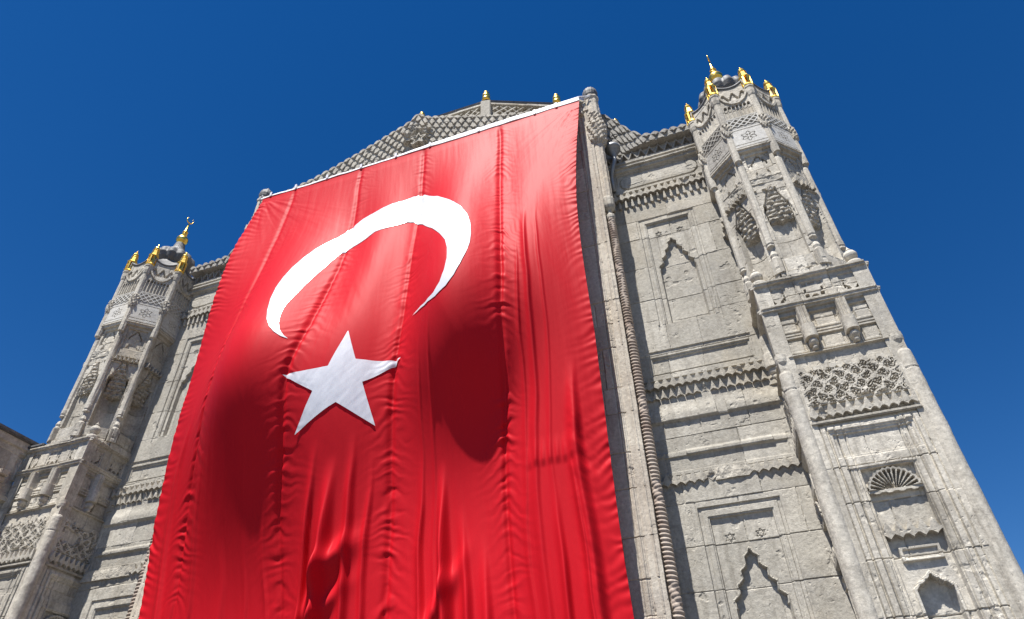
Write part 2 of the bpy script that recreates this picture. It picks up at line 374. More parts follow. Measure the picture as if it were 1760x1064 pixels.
def wall_fn(seed):
    def fn(u, v, x0, sgn):
        x = np.abs(x0 + u); z = v + 2.4
        d, tone = masonry(x, z, seed, (0.50, 0.95), (0.6, 1.6), 0.008, 0.014, 0.004)
        d += 0.6 * erosion(x, z, seed, 1.0, 0.7)
        d = niche(d, x, z, 6.255, 0.615, 12.90, 0.470, 12.74, 12.18, 0.37, 11.33, 9.86)
        d = d - 0.02 * inside(x, z, 5.62, 6.87, 9.72, 9.86)
        d = d - 0.022 * inside(x, z, 5.30, 7.24, 8.70, 9.24) - 0.024 * inside(x, z, 5.36, 7.15, 8.76, 9.07) + 0.022 * inside(x, z, 5.33, 7.20, 8.72, 8.745)
        d = d + 0.022 * inside(x, z, 5.34, 7.20, 9.11, 9.15)
        d = d + 0.030 * (z > 8.56) * (z < 8.66)
        lip = 0.032 * sst(z, 7.66, 7.70) * (1 - sst(z, 7.78, 8.05)) * (0.35 + 0.9 * (fbm(x * 1.3, z * 0.2, 3, seed + 40) > -0.12))
        lip2 = 0.026 * sst(z, 6.97, 7.0) * (1 - sst(z, 7.04, 7.12)) * (0.3 + 0.9 * (fbm(x * 1.1, z * 0.2, 3, seed + 44) > -0.08))
        d = d + lip + lip2 - 0.018 * inside(x, z, 5.0, 7.36, 7.08, 7.66)
        d = d - 0.02 * inside(x, z, 5.25, 7.3, 6.72, 6.98)
        d = niche(d, x, z, 6.275, 0.645, 6.02, 0.490, 5.84, 5.28, 0.375, 4.45, 2.0)
        # spandrel panel with rounded ends, moulded string courses
        e = np.hypot(np.maximum(np.abs(x - 6.32) - 0.70, 0), (z - 14.31) * 1.0)
        d = d - 0.030 * inside(x, z, 5.34, 7.40, 14.04, 14.60) + 0.022 * (e < 0.235) * (z < 14.58) - 0.018 * (np.abs(e - 0.235) < 0.015)
        d = d + 0.06 * sst(z, 13.86, 13.89) * (1 - sst(z, 13.93, 13.95)) + 0.03 * inside(x, z, 0, 9, 13.95, 14.00)
        d = d + 0.06 * sst(z, 14.64, 14.66) + 0.05 * sst(z, 14.74, 14.76) - 0.04 * sst(z, 14.80, 14.82) + 0.04 * sst(z, 14.86, 14.88)
        return d, tone
    return fn
def scales(x, t, per, rowh, n, depth):
    """rows of pointed corbel scales below an edge, t = distance under the edge"""
    best = np.full_like(x, -0.02)
    for k in range(n):
        s = np.abs(np.mod(x / per + (0.5 if k % 2 else 0), 1) - 0.5) * 2
        lo = (k + 1) * rowh - 0.75 * rowh * s ** 0.8; hi = k * rowh - 0.75 * rowh
        m = (t > hi - 0.3) & (t < lo + 0.0)
        f = (depth - k * depth / n) - 0.030 * s * s
        best = np.where(m & (f > best), f, best)
    return best
def wall_crest(sgn, parent):
    def top(x):
        b = np.interp(np.abs(x), [5.0, 5.32, 5.63, 5.90, 6.18, 6.6, 7.46], [17.4, 16.89, 16.42, 15.92, 15.58, 15.52, 15.50])
        return b + 0.045 * np.abs(np.sin(math.pi * x / 0.22))
    x0 = 5.06 if sgn > 0 else -7.44
    def fn(u, v):
        x = x0 + u; z = 14.9 + v; t = top(x) - z
        d = scales(x, t, 0.22, 0.17, 9, 0.26) + 0.9 * erosion(x, z, 31) + 0.03
        # zigzag course at the foot
        zz = np.abs(np.mod(x / 0.22, 1) - 0.5) * 2
        foot = z < 15.30
        d = np.where(foot, 0.05 + 0.05 * (np.abs((z - 15.0) / 0.28 - (1 - zz)) < 0.20) - 0.05 * ((z - 15.0) / 0.28 < (1 - zz) - 0.2), d)
        d = np.where(z < 15.0, 0.09, d)
        return d, 0.35 + 0 * u
    o = relief("parapet_crest", DARKST, parent, (x0, 0, 14.9), (0, -1, 0), 2.38, 2.6, fn, 0.014, 0.35, lambda u, v: (14.9 + v) < top(x0 + u))
    return o
for sgn in (1, -1):
    x0 = 5.00 if sgn > 0 else -7.46
    f0 = wall_fn(11 if sgn > 0 else 12)
    wo = relief("side_wall", WALLST, mosque, (x0, 0, 2.4), (0, -1, 0), 2.46, 12.52, lambda u, v: f0(u, v, x0, sgn), 0.0135, 0.3)
    wo["label"] = "pale stone wall panel with stepped niches between flag and %s tower" % ("right" if sgn > 0 else "left")
    wall_crest(sgn, wo)
    for (zb, zt, dep, kinds, off, nm) in ((13.34, 13.87, 0.105, (1, 2), 0.0, 1), (8.13, 8.56, 0.085, (1, 0), 0.0, 2), (6.44, 6.66, 0.055, (1,), 0.0, 3)):
        def bf(u, v, zb=zb, zt=zt, dep=dep, kinds=kinds, nm=nm):
            x = x0 + u; z = zb + v
            d = muq_band(np.full_like(u, -0.10), x, z, -99, 99, zb, zt + 0.001, 0.150, dep, kinds)
            d = d + 0.7 * erosion(x, z, 50 + nm) * (d > 0)
            if nm == 3:
                br = sst(fbm(x * 0.9 + 1.3 * sgn, z * 0.5, 2, 77), 0.02, 0.09); d = d * (1 - br) + br * (0.045 + 0.04 * fbm(x * 9, z * 9, 4, 78))
            return d, 0.35 + 0.2 * fbm(x * 3, z * 3, 2, 5)
        relief("muqarnas_cornice", STONE, wo, (x0 + 0.05, 0, zb), (0, -1, 0), 2.40, zt - zb, bf, 0.009, 0.12)

# ---- a solid core behind the carved skins
bm = bmesh.new()
add_box(bm, (0, 0.75, 8.55), (14.6, 0.9, 17.1 - 4)); add_box(bm, (6.2, 0.8, 7.4), (2.5, 1.0, 14.8)); add_box(bm, (-6.2, 0.8, 7.4), (2.5, 1.0, 14.8))
bm.free(); bm = bmesh.new()
add_box(bm, (0, 0.30, 8.3), (9.94, 1.70, 16.6))
for s in (1, -1): add_box(bm, (s * 6.3, 0.85, 7.4), (2.7, 1.2, 14.8))
bay = bm_obj("middle_bay", bm, PILST, mosque); bay["label"] = "projecting middle bay of the front, mostly hidden by the hanging flag"
def plain_fn(u, v):
    d, t = masonry(u, v, 61, (0.5, 0.7), (0.8, 1.6), 0.02, 0.02); return d, t
relief("front_wall", PILST, bay, (-3.7, -0.62, 0.0), (0, -1, 0), 7.4, 16.7, plain_fn, 0.06, 0.2)
def pil_fn(sgn):
    def fn(u, v):
        x = (3.70 if sgn > 0 else -5.0) + u; ax = np.abs(x); z = v
        d, t = masonry(ax, z, 21 if sgn > 0 else 22, (0.50, 0.95), (0.45, 1.2), 0.011, 0.020, 0.006)
        d = d + 0.7 * erosion(ax, z, 23)
        for c, wd, a in ((4.66, .012, -.018), (4.72, .022, .018), (4.78, .010, -.02), (4.86, .012, -.022), (4.92, .022, .015)):
            d = d + a * sst(wd - np.abs(ax - c), -0.004, 0.012)
        d = d + 0.10 * sst(z, 14.93, 14.97) * (ax < 4.86) * (1 - sst(z, 15.05, 15.10)) + 0.04 * sst(z, 15.1, 15.12)
        return d, t
    return fn
for sgn in (1, -1):
    p_ = relief("pilaster", PILST, bay, (3.70 if sgn > 0 else -5.0, -0.70, 1.5), (0, -1, 0), 1.30, 15.3, pil_fn(sgn), 0.014, 0.3)
    # reveal of the bay towards the side wall
    def rv(u, v):
        d, t = masonry(u, v, 27, (0.5, 0.95), (0.5, 0.9), 0.011, 0.018); return d + 0.8 * erosion(u, v, 28), t
    if sgn > 0: relief("bay_reveal", PILST, bay, (5.0, -0.70, 1.5), (1, 0, 0), 0.72, 15.3, rv, 0.02, 0.2)
    else: relief("bay_reveal", PILST, bay, (-5.0, 0.02, 1.5), (-1, 0, 0), 0.72, 15.3, rv, 0.02, 0.2)
    # twisted column in the angle, its cap, the shaft above it and the crowning pinnacle
    cx, cy = sgn * 5.095, -0.575
    zz = np.arange(1.8, 12.62, 0.0075)
    def rope(TH, Z, RR):
        sec = np.mod(Z + 0.13 * sgn, 1.62); lea = (sec > 1.22)
        ph = Z / 0.070 + sgn * TH / (2 * math.pi)
        ring = np.abs(np.sin(math.pi * ph)) ** 0.8
        ph2 = Z / 0.19 + sgn * 2 * TH / (2 * math.pi)
        tw = 0.6 * np.abs(np.sin(math.pi * ph2)) + 0.35 * np.abs(np.sin(math.pi * (Z / 0.07 - sgn * TH / math.pi)))
        k = np.where(lea, tw, ring)
        wear = fbm(Z * 2.2, TH * 0.6, 3, 91) > 0.20
        k = np.where(wear, 0.55 + 0.3 * fbm(Z * 18, TH * 4, 3, 92), k)
        return 0.062 + 0.031 * k + 0.004 * fbm(Z * 9, TH * 3, 2, 93)
    tc = lathe("twisted_column", ROPEST, bay, cx, cy, np.stack([np.full_like(zz, 0.08), zz], -1), 30, rope)
    lathe("column_capital", STONE, bay, cx, cy, [(.07, 12.55), (.095, 12.60), (.10, 12.68), (.055, 12.74), (.05, 12.80), (.045, 12.84), (.11, 12.90), (.135, 12.97), (.14, 13.22), (.12, 13.26)], 32,
          lambda TH, Z, RR: RR * (1 + 0.07 * np.cos(TH * 12) * ((Z > 12.87) | (Z < 12.70))), True, 6)
    pn = lathe("pinnacle", PILST, bay, cx, cy, [(.125, 13.24), (.125, 15.20), (.14, 15.24), (.21, 15.34), (.23, 15.6), (.25, 15.9), (.24, 16.1), (.19, 16.16), (.175, 16.2), (.17, 17.12), (.20, 17.18), (.20, 17.24), (.17, 17.27)], 40,
          lambda TH, Z, RR: RR * (1 + 0.05 * np.cos(8 * TH)) + np.where((Z > 15.22) & (Z < 16.5), 0.022 * np.sign(np.sin(TH * 9 + 1.57 * np.floor(Z / 0.13))) * (np.abs(np.mod(Z / 0.13, 1) - 0.4) < 0.4), 0) + 0.02 * fbm(Z * 7, TH * 2.4, 4, 94), False, 22, 0.6)
    lathe("lead_ball", LEAD, bay, cx, cy, [(.15, 17.25), (.19, 17.34), (.21, 17.46), (.19, 17.58), (.12, 17.68), (.05, 17.73), (.04, 17.80), (.0, 17.84)], 48,
          lambda TH, Z, RR: RR * (0.90 + 0.10 * np.abs(np.cos(TH * 8))), True, 5)

# ---- crest over the middle bay
def bay_top(x):
    a = np.abs(x)
    b = np.interp(a, [0, 0.55, 1.25, 1.96, 2.67, 3.37, 4.11, 4.9], [18.74, 18.52, 18.19, 17.86, 17.56, 17.30, 17.12, 17.05])
    return b + 0.045 * np.abs(np.sin(math.pi * x / 0.235)) ** 0.7 + 0.20 * np.exp(-(a / 0.22) ** 2)
def crest_fn(u, v):
    x = -4.95 + u; z = 16.3 + v; t = (bay_top(x) - z) * 0.93
    d = scales(x, t, 0.235, 0.165, 11, 0.36) + 1.2 * erosion(x, z, 71)
    r = np.hypot(x, (z - 18.0))
    leaf = (r < 0.36 + 0.14 * np.cos(7 * np.arctan2(z - 18.0, x))) 
    d = np.where(leaf, 0.28 + 0.22 * fbm(x * 8, z * 7, 3, 72) + 0.03 * np.cos(11 * np.arctan2(z - 18.1, x)), d)
    sd = poly_sd(x, z, star_pts(0.08, 17.72, 0.25, 0.42, 5, math.pi / 2))
    d = np.where(np.abs(sd) < 0.022, 0.335, np.where(sd < 0, 0.29, d))
    return d, 0.3 + 0 * u
cr = relief("crest", STONE, bay, (-4.95, -0.42, 16.3), (0, -1, 0), 9.9, 2.8, crest_fn, 0.017, 0.55, lambda u, v: (16.3 + v) < bay_top(-4.95 + u))

# ---- corner towers
def tower_fn(seed, full=True):
    def fn(u, v):
        s = u - 0.93; a = np.abs(s); z = v + 2.0
        d, tone = masonry(s, z, seed, (0.38, 0.85), (0.4, 0.95), 0.010, 0.016, 0.005)
        d = d + 0.55 * erosion(s, z, seed, 1.0, 0.8)
        d = d + 0.05 * (z > 9.30) + 0.02 * (z > 9.345)
        for c, hw in ((0, .185), (-.605, .165), (.605, .165)):       # pierced parapet panels
            inn = inside(s, z, c - hw, c + hw, 8.86, 9.23)
            d = d - 0.020 * inn
            q = inside(s, z, c - hw + .035, c + hw - .035, 8.895, 9.195)
            px = np.abs(s - c) / (hw - .035); pz = np.abs(z - 9.045) / 0.15
            if c == 0: hole = ((px > .62) & (pz > .55)) | ((px - .1) ** 2 + (pz - .95) ** 2 < .05) | ((px - 1) ** 2 + pz ** 2 < .05)
            else: hole = (px ** .75 + pz ** .75 > 1.32) & ~((np.abs(px - pz) < .12) & (px > .7)) | ((pz < .15) & (px > .88))
            d = d - 0.07 * (q & hole)
        d = d + 0.035 * inside(s, z, -9, 9, 8.74, 8.83) + 0.02 * inside(s, z, -9, 9, 8.79, 8.83)
        z1 = (z > 7.80) & (z < 8.70) & (a < .76)
        d = d - 0.045 * z1
        for (xa, xb) in ((-.20, .20), (-.72, -.42), (.42, .72)):
            for (za, zb) in ((8.30, 8.58), (7.88, 8.13)):
                d = d + 0.018 * inside(s, z, xa - .02, xb + .02, za - .03, zb + .05)
                d = d - 0.050 * inside(s, z, xa, xb, za, zb + .02) + 0.040 * inside(s, z, xa + .045, xb - .045, za + .0, zb - .04)
            d = d + 0.02 * inside(s, z, xa, xb, 8.20, 8.235)
        for c in (-.31, .31):                                          # hanging brackets
            q = np.abs(s - c)
            bw = np.where(z > 8.30, .085, np.where(z > 8.02, .105, .06))
            cyl = np.sqrt(np.clip(1 - (q / bw) ** 2, 0, 1))
            dd = np.where(z > 8.30, .05 + .05 * cyl * (0.7 + 0.3 * np.cos(q * 110)), 0.04 + .10 * cyl)
            d = np.where((q < bw) & (z > 8.03) & (z < 8.70), np.maximum(d, dd), d)
            for (zc, r) in ((7.965, .075), (7.86, .048)):
                b2 = r * r - q ** 2 - (z - zc) ** 2
                d = np.where(b2 > 0, np.maximum(d, .02 + 1.2 * np.sqrt(np.clip(b2, 0, 1))), d)
        d = d + 0.022 * inside(s, z, -.74, .74, 7.775, 7.815)
        d = d - 0.035 * inside(s, z, -.73, .73, 6.5, 7.775)
        # framed lower zone
        for g in (.37, .47, .58, .68, .79):
            d = d - 0.022 * (np.abs(a - g) < 0.011) * (z < 6.50)
        d = d + 0.030 * inside(a, z, .49, .57, 0, 6.42) + 0.02 * inside(a, z, .60, .66, 0, 6.46)
        d = d - 0.016 * inside(s, z, -.57, .57, 5.96, 6.37) + 0.015 * inside(s, z, -.57, .57, 6.40, 6.45)
        d = d - 0.026 * inside(s, z, -.53, .53, 6.00, 6.33)
        d = d + 0.015 * inside(s, z, -.50, .40, 5.78, 5.82)
        # recessed field that holds the shell, small cornice, tablet and arch
        d = d - 0.075 * inside(s, z, -.345, .345, 0, 5.75)
        d = d + 0.045 * (inside(s, z, -.24, .24, 4.46, 4.655) & ~inside(s, z, -.205, .205, 4.495, 4.62)) + 0.02 * inside(s, z, -.205, .205, 4.495, 4.62)
        lob = .012 * np.abs(np.sin(a * 42))
        arch = [(0, 4.30), (.09, 4.215), (.15, 4.185), (.215, 4.12), (.215, 2.0), (-.215, 2.0), (-.215, 4.12), (-.15, 4.185), (-.09, 4.215)]
        sd = poly_sd(s, z, arch) + lob
        d = d - 0.11 * sst(-sd, -.003, .01) + 0.03 * (np.abs(sd - 0.018) < .018)
        # keep the arrises tight
        e = sst(np.minimum(u, 1.86 - u), 0.0, 0.025); d = d * e
        return d, tone
    return fn
def frieze_fn(s0, seed):
    def fn(u, v):
        s = u + s0; z = v
        pt = arabesque(s, z, 0.235, seed)
        d = -0.050 + 0.060 * pt + 0.010 * fbm(s * 24, z * 24, 3, seed) - 0.06 * sst(fbm(s * 3, z * 3, 3, seed + 2), .2, .27)
        d = np.where((z > 0.61 + 0.02 * np.cos(s * 50)), -0.02 + 0.03 * (np.sin(s * 27) > 0), d)
        e = sst(np.minimum(np.minimum(u, 1.44 - u), v), 0.0, 0.02); return d * e + 0.0, 0.6 + 0 * u
    return fn
def shell_fn(u, v):
    s = u - 0.36; z = v - 0.02
    r = np.hypot(s, z) / 0.335; th = np.arctan2(z, s)
    n = 15; k = np.abs(np.mod(th / math.pi * n, 1) - 0.5) * 2
    edge = 1.0 + 0.07 * (1 - k) 
    rib = sst(k, .45, .62); rib = np.maximum(rib, sst(r, .90, .94)); rib = np.maximum(rib, sst(.15 - r, 0, .03))
    bas = 0.02 + 0.05 * r
    d = np.where(r < edge, bas - 0.085 * (1 - rib) * sst(r, .10, .3), -0.11)
    d = np.where((z < 0.05) & (np.abs(s) < .345), np.where(z > 0.012 * np.cos(s * 40), 0.045, -0.08), d)
    return d + 0.004 * fbm(s * 30, z * 30, 2, 4), 0.6 + 0 * u
def band_fn(w, h, per, dep, kinds, seed, half):
    def fn(u, v):
        s = u - w / 2
        d = muq_band(np.full_like(u, -0.07), s, v, -half, half, 0.0, h + 0.001, per, dep, kinds)
        return d + 0.8 * erosion(s, v, seed) * (d > 0), 0.55 + 0 * u
    return fn
def oct_fn(seed, deep, teeth):
    def fn(u, v):
        s = u - 0.37; a = np.abs(s); z = v + 9.34
        d, tone = masonry(s, z, seed, (0.30, 0.55), (0.35, 0.8), 0.010, 0.016, 0.006)
        d = d + 0.9 * erosion(s, z, seed)
        d = d + 0.05 * (z < 9.50) + 0.02 * (z < 9.42) + 0.03 * inside(s, z, -.24, .24, 9.52, 9.80)
        nic = (a < .235) & (z > 9.84) & (z < 11.25)
        cc = np.sqrt(np.clip(1 - (a / .25) ** 2, 0, 1))
        d = d - np.where(nic, 0.05 + deep * cc, 0)
        # stalactite hood hanging in the niche head
        zt = np.array([10.70, 10.80, 10.95, 11.10, 11.25, 11.40, 11.55, 11.70]); wt = np.array([.14, .215, .225, .21, .17, .12, .07, .03])
        hw = np.interp(z, zt, wt, left=0, right=0)
        k = np.floor((z - 10.70) / 0.105); f = np.mod((z - 10.70) / 0.105 + 0.10 * np.cos(s * 40 + k * math.pi), 1)
        hood = -deep * .85 + np.floor((z - 10.7) / .105) * .105 * (deep * .85) - 0.5 * a * a
        hood = hood + 0.038 * sst(f, .30, .42) + 0.012 * np.cos(s * 40 + k * math.pi) * sst(f, .2, .4) + 0.07 * fbm(s * 11, z * 11, 4, seed) - .03 * sst(fbm(s * 13 + 5, z * 13, 2, seed), .14, .2) 
        low = 10.76 + 0.05 * np.abs(np.sin(s * 16)) + .25 * a * a
        d = np.where((hw > .02) & (a < hw + .02 * fbm(z * 9, z * 0, 2, seed)) & (z > low), np.maximum(hood, -deep * .9) + 0.02, d)
        d = d - 0.035 * ((np.abs(a - hw - 0.02) < 0.02) & (z > 10.8) & (z < 11.7))
        if teeth: d = muq_band(d, s, z, -.28, .28, 11.70, 11.88, 0.095, 0.09, (0,))
        else: d = d + np.where(inside(s, z, -.32, .32, 11.86, 12.10), 0.02 + 0.05 * fbm(s * 8, z * 8, 4, seed + 6), 0)
        d = d + 0.04 * inside(s, z, -.32, .32, 11.66, 11.69) * (vnoise(s * 5, z, seed) > .35)
        q = inside(s, z, -.225, .225, 12.13, 12.76)
        d = d - 0.045 * q
        sd = poly_sd(s, z, stepped_arch(0, 12.70, .15, 12.47, 12.18, 3))
        d = d - 0.05 * (np.abs(sd - .0) < .012) * (z > 12.44) * q + 0.035 * ((np.abs(s) > .10) & (z < 12.30) & (s * s + (z - 12.13) ** 2 > .02)) * q
        up = z > 12.84
        d = np.where(up, d * .6 + 0.07 + 0.03 * inside(s, z, -9, 9, 12.90, 12.95), d)
        fl = inside(s, z, -.29, .29, 13.99, 14.47 - .0)
        kf = np.abs(np.mod(s / .083 + .5, 1) - .5) * 2
        d = d - np.where(fl & (z < 14.42 - .05 * kf), 0.032 * (kf < .72), 0) - 0.05 * (fl & (kf < .38) & (z > 14.36) & (z < 14.42))
        r = np.hypot(s / .335, (z - 15.0) / .56)
        d = d + 0.035 * (np.abs(r - .94) < .07) * (z > 14.4)
        zg = np.abs(np.mod(s / .21 + .5, 1) - .5) * 2; pz = (z - 14.62) / .26
        d = d - 0.05 * ((r < .86) & (pz > 0) & (pz < 1) & (np.abs(pz - (1 - zg)) < .17)) - 0.03 * ((r < .86) & (pz > 0) & (pz < .9 - zg))
        return d, tone
    return fn
def eave_z(t): return 15.34 - 0.25 * (1 - (2 * t - 1) ** 2)
def marble_fn(seed):
    def fn(u, v):
        s = u - 0.33; z = v + 12.97
        d = 0.085 + 0.004 * fbm(s * 9, z * 9, 3, seed) + 0.0 * u
        d = d + 0.012 * (z < 13.03) - 0.02 * (np.abs(z - 13.055) < .008) - 0.02 * (np.abs(z - 13.53) < .008) - 0.02 * (np.abs(z - 13.60) < .006) - 0.02 * (np.abs(z - 13.945) < .006)
        sd = np.minimum(poly_sd(s, z, star_pts(0, 13.28, .145, .999, 3, math.pi / 2)[::2]), poly_sd(s, z, star_pts(0, 13.28, .145, .999, 3, -math.pi / 2)[::2]))
        six = np.cos(6 * np.arctan2(z - 13.28, s)) > .2
        d = d - 0.05 * ((sd < -.012) & six & (np.hypot(s, z - 13.28) > .03)) - 0.02 * (np.abs(sd - .012) < .006)
        la = inside(s, z, -.30, .30, 13.63, 13.92); p = .145
        A = np.abs(np.mod((s + (z - 13.775)) / p, 1) - .5); B = np.abs(np.mod((s - (z - 13.775)) / p, 1) - .5)
        d = d - 0.075 * (la & (A < .36) & (B < .36)) + 0.012 * la
        return d, 0.7 + 0.1 * fbm(s * 2, z * 2, 2, seed)
    return fn
def lantern_mesh():
    bm = bmesh.new(); n = 8; r = 0.108
    add_prism(bm, n, 0, 0, 0.0, r * .92, 0.035, r * 1.08); add_prism(bm, n, 0, 0, 0.036, r * 1.05, 0.07, r)
    for k in range(n):
        an = 2 * math.pi * k / n
        add_box(bm, (r * .93 * math.cos(an), r * .93 * math.sin(an), 0.21), (0.022, 0.036, 0.29), an)
    add_prism(bm, n, 0, 0, 0.071, r * .45, 0.35, r * .45)
    add_prism(bm, n, 0, 0, 0.35, r * 1.0, 0.375, r * 1.14); add_prism(bm, n, 0, 0, 0.376, r * 1.14, 0.41, r * 1.10)
    add_prism(bm, n, 0, 0, 0.411, r * .90, 0.60, r * .72); add_prism(bm, n, 0, 0, 0.601, r * .80, 0.625, r * .66)
    prof = [(r * .50, .626), (r * .62, .655), (r * .66, .69), (r * .55, .725), (r * .30, .755), (r * .22, .775), (r * .30, .79), (r * .16, .815), (0.004, .875)]
    for (r0, z0), (r1, z1) in zip(prof[:-1], prof[1:]): add_prism(bm, 12, 0, 0, z0, r0, z1 - .0005, r1)
    me = bpy.data.meshes.new("gold_lantern"); bmesh.ops.recalc_face_normals(bm, faces=bm.faces); bm.to_mesh(me); bm.free(); me.materials.append(GOLD); return me
LANTERN = lantern_mesh()
def urn(name, mat, parent, x, y, z, sc=1.0):
    lathe(name, mat, parent, x, y, [(.12, z), (.13, z + .10 * sc), (.085, z + .125 * sc), (.05, z + .15 * sc), (.06, z + .17 * sc), (.105, z + .22 * sc), (.115, z + .28 * sc), (.085, z + .345 * sc), (.035, z + .38 * sc), (.045, z + .405 * sc), (.02, z + .44 * sc), (.003, z + .49 * sc)], 20, None, True, 3, 0.75)
def tower(sgn):
    cx = sgn * TX; ox = sgn * OX
    bm = bmesh.new(); add_box(bm, (cx, TY + 0.93, 4.55), (TS - .5, TS - .5, 9.1)); add_box(bm, (cx, TY + 0.93, 9.24), (TS - .06, TS - .06, 0.26))
    add_prism(bm, 8, ox, OY, 9.3, OV - .55, 15.05, OV - .55, math.pi / 8)
    T = bm_obj("corner_tower", bm, STONE, mosque)
    T["label"] = ("right" if sgn > 0 else "left") + " corner tower with octagonal turret and gold lanterns"
    faces = [((0, -1, 0), (cx - .93, TY, 2.0)), ((-1, 0, 0), (cx - .93, TY + TS, 2.0)), ((1, 0, 0), (cx + .93, TY, 2.0))]
    for k, (N, O) in enumerate(faces):
        relief("tower_face", STONE, T, O, N, TS, 7.38, tower_fn(101 + k + (10 if sgn < 0 else 0)), 0.0135 if k == 0 or (k == 2 and sgn < 0) else 0.02, 0.25)
        Nv = np.array(N, float); Uv = np.array([-Nv[1], Nv[0], 0]); Ov = np.array(O)
        def at(s, z, dn): return tuple(Ov + Uv * s + Nv * dn + np.array([0, 0, z - 2.0]))
        if (k == 1 and sgn < 0) or (k == 2 and sgn > 0): continue
        relief("carved_frieze", STONE, T, at(.21, 6.86, -.0), N, 1.44, 0.68, frieze_fn(-.72, 7 + k), 0.009, 0.1)
        relief("muqarnas_cornice", STONE, T, at(.18, 6.60, 0), N, 1.50, 0.235, band_fn(1.5, .235, .128, .045, (1,), 40, .75), 0.009, 0.12)
        b2 = bmesh.new(); c = at(.93, 6.555, .0); add_box(b2, c, (1.52, .07, .05) if k == 0 else (.07, 1.52, .05), 0, .012); bm_obj("string_course", b2, STONE, T)
        relief("shell_niche", STONE, T, at(.57, 5.36, -.045), N, 0.72, 0.39, shell_fn, 0.008, 0.1, lambda u, v: (v > 0.0) & (np.hypot(u - .36, v - .02) < .365))
        relief("muqarnas_cornice", STONE, T, at(.58, 4.75, -.06), N, 0.70, 0.22, band_fn(.7, .22, .14, .07, (1,), 41, .36), 0.008, 0.1)
    # angle colonettes on the square
    for sx in (-1, 1):
        qx = cx + sx * .86; qy = TY + .07
        lathe("angle_colonette", STONE, T, qx, qy, [(.125, 1.5), (.125, 5.3), (.12, 6.6), (.112, 7.50), (.10, 7.54), (.06, 7.565), (.075, 7.60), (.05, 7.63), (.06, 7.66), (.098, 7.73), (.106, 7.79), (.106, 7.87)], 24, lambda TH, Z, RR: RR + .016 * fbm(Z * 4, TH * 1.5, 4, 33) + .006 * fbm(Z * 25, TH * 6, 2, 34) - .016 * (np.abs(np.mod(Z + .2, 1.15) - .5) < .008), True, 60, 0.7)
    urn("stone_urn", STONE, T, cx - sgn * .80, TY + .13, 9.39)
    if sgn > 0: urn("stone_urn", STONE, T, cx + sgn * .80, TY + .13, 9.39)
    urn("stone_urn", STONE, T, cx - sgn * .80, TY + TS - .13, 9.39)
    # octagon
    nrm = [-90, -45, -135, 0, 180]
    for k, an in enumerate(nrm):
        N = np.array([math.cos(R(an)), math.sin(R(an)), 0]); U = np.array([-N[1], N[0], 0])
        O = np.array([ox, OY, 9.34]) + N * OA - U * .37
        deep = .08 if an == -90 else (.36 if (an == -45 and sgn < 0) else .20)
        relief("turret_face", STONE, T, tuple(O), N, .74, 5.98, oct_fn(201 + k + (7 if sgn < 0 else 0), deep, an != -90), 0.012, 0.2,
               lambda u, v: (v + 9.34) < eave_z(np.clip(u / .74, 0, 1)) + .01)
        O2 = np.array([ox, OY, 12.97]) + N * OA - U * .33
        mp = relief("star_panel", DARKST if (an == -135 and sgn > 0) else MARBLE, T, tuple(O2), N, .66, 1.0, marble_fn(301 + k), 0.009, 0.14)  # one panel takes the darker carved stone in place of marble
        if an == -135 and sgn > 0: mp["label"] = "darker star and lattice panel on the turret's left face"
    lan0 = True
    for k in range(8):
        an = math.pi / 8 + k * math.pi / 4
        if math.sin(an) > .8: continue
        ex, ey = math.cos(an), math.sin(an)
        x1, y1 = ox + ex * (OV - .02), OY + ey * (OV - .02); x2, y2 = ox + ex * (OV + .035), OY + ey * (OV + .035)
        rs = 300 + k
        bul = lambda TH, Z, RR: RR + np.where((Z > 13.38) & (Z < 13.82), .020 * np.sign(np.sin(TH * 7 + 1.57 * np.floor(Z / .085))) , 0) + .012 * fbm(Z * 6, TH * 2, 4, rs) + RR * .04 * np.cos(8 * TH)
        lathe("colonette", STONE, T, x2, y2, [(.015, 12.47), (.035, 12.50), (.03, 12.54), (.05, 12.58), (.076, 12.59), (.078, 12.78), (.076, 12.79), (.076, 13.36), (.088, 13.40), (.106, 13.52), (.108, 13.68), (.095, 13.80), (.078, 13.84), (.076, 14.58), (.09, 14.62), (.105, 14.72), (.105, 14.86), (.118, 14.87), (.118, 14.92)], 24, bul, False, 8, 0.6)
        lathe("colonette", STONE, T, x1, y1, [(.09, 9.50), (.09, 9.86), (.06, 9.90), (.075, 9.96), (.055, 10.03), (.025, 10.075), (.022, 10.12), (.045, 10.15), (.078, 10.17), (.08, 10.36), (.074, 10.37), (.074, 12.45), (.06, 12.5)], 24, lambda TH, Z, RR: RR * (1 + .04 * np.cos(8 * TH)) + .014 * fbm(Z * 6, TH * 2, 4, rs + 9) - .012 * (np.abs(np.mod(Z, .62) - .3) < .012), False, 10, 0.6)
        b2 = bmesh.new(); add_box(b2, (x1 - .02 * ex, y1 - .02 * ey, 9.66), (.20, .20, .34), an, .012); bm_obj("pedestal", b2, STONE, T)
        lo = bpy.data.objects.new("gold_lantern", LANTERN); col.objects.link(lo); lo.parent = T; lo.location = (x2, y2, 14.92); lo.rotation_euler[2] = an; lo.scale = (1.14, 1.14, 1.0)
    # lead eave: rolled edge hanging between the lanterns, skirt up to the dome
    V = []; Q = []; nt_, nr = 15, 7
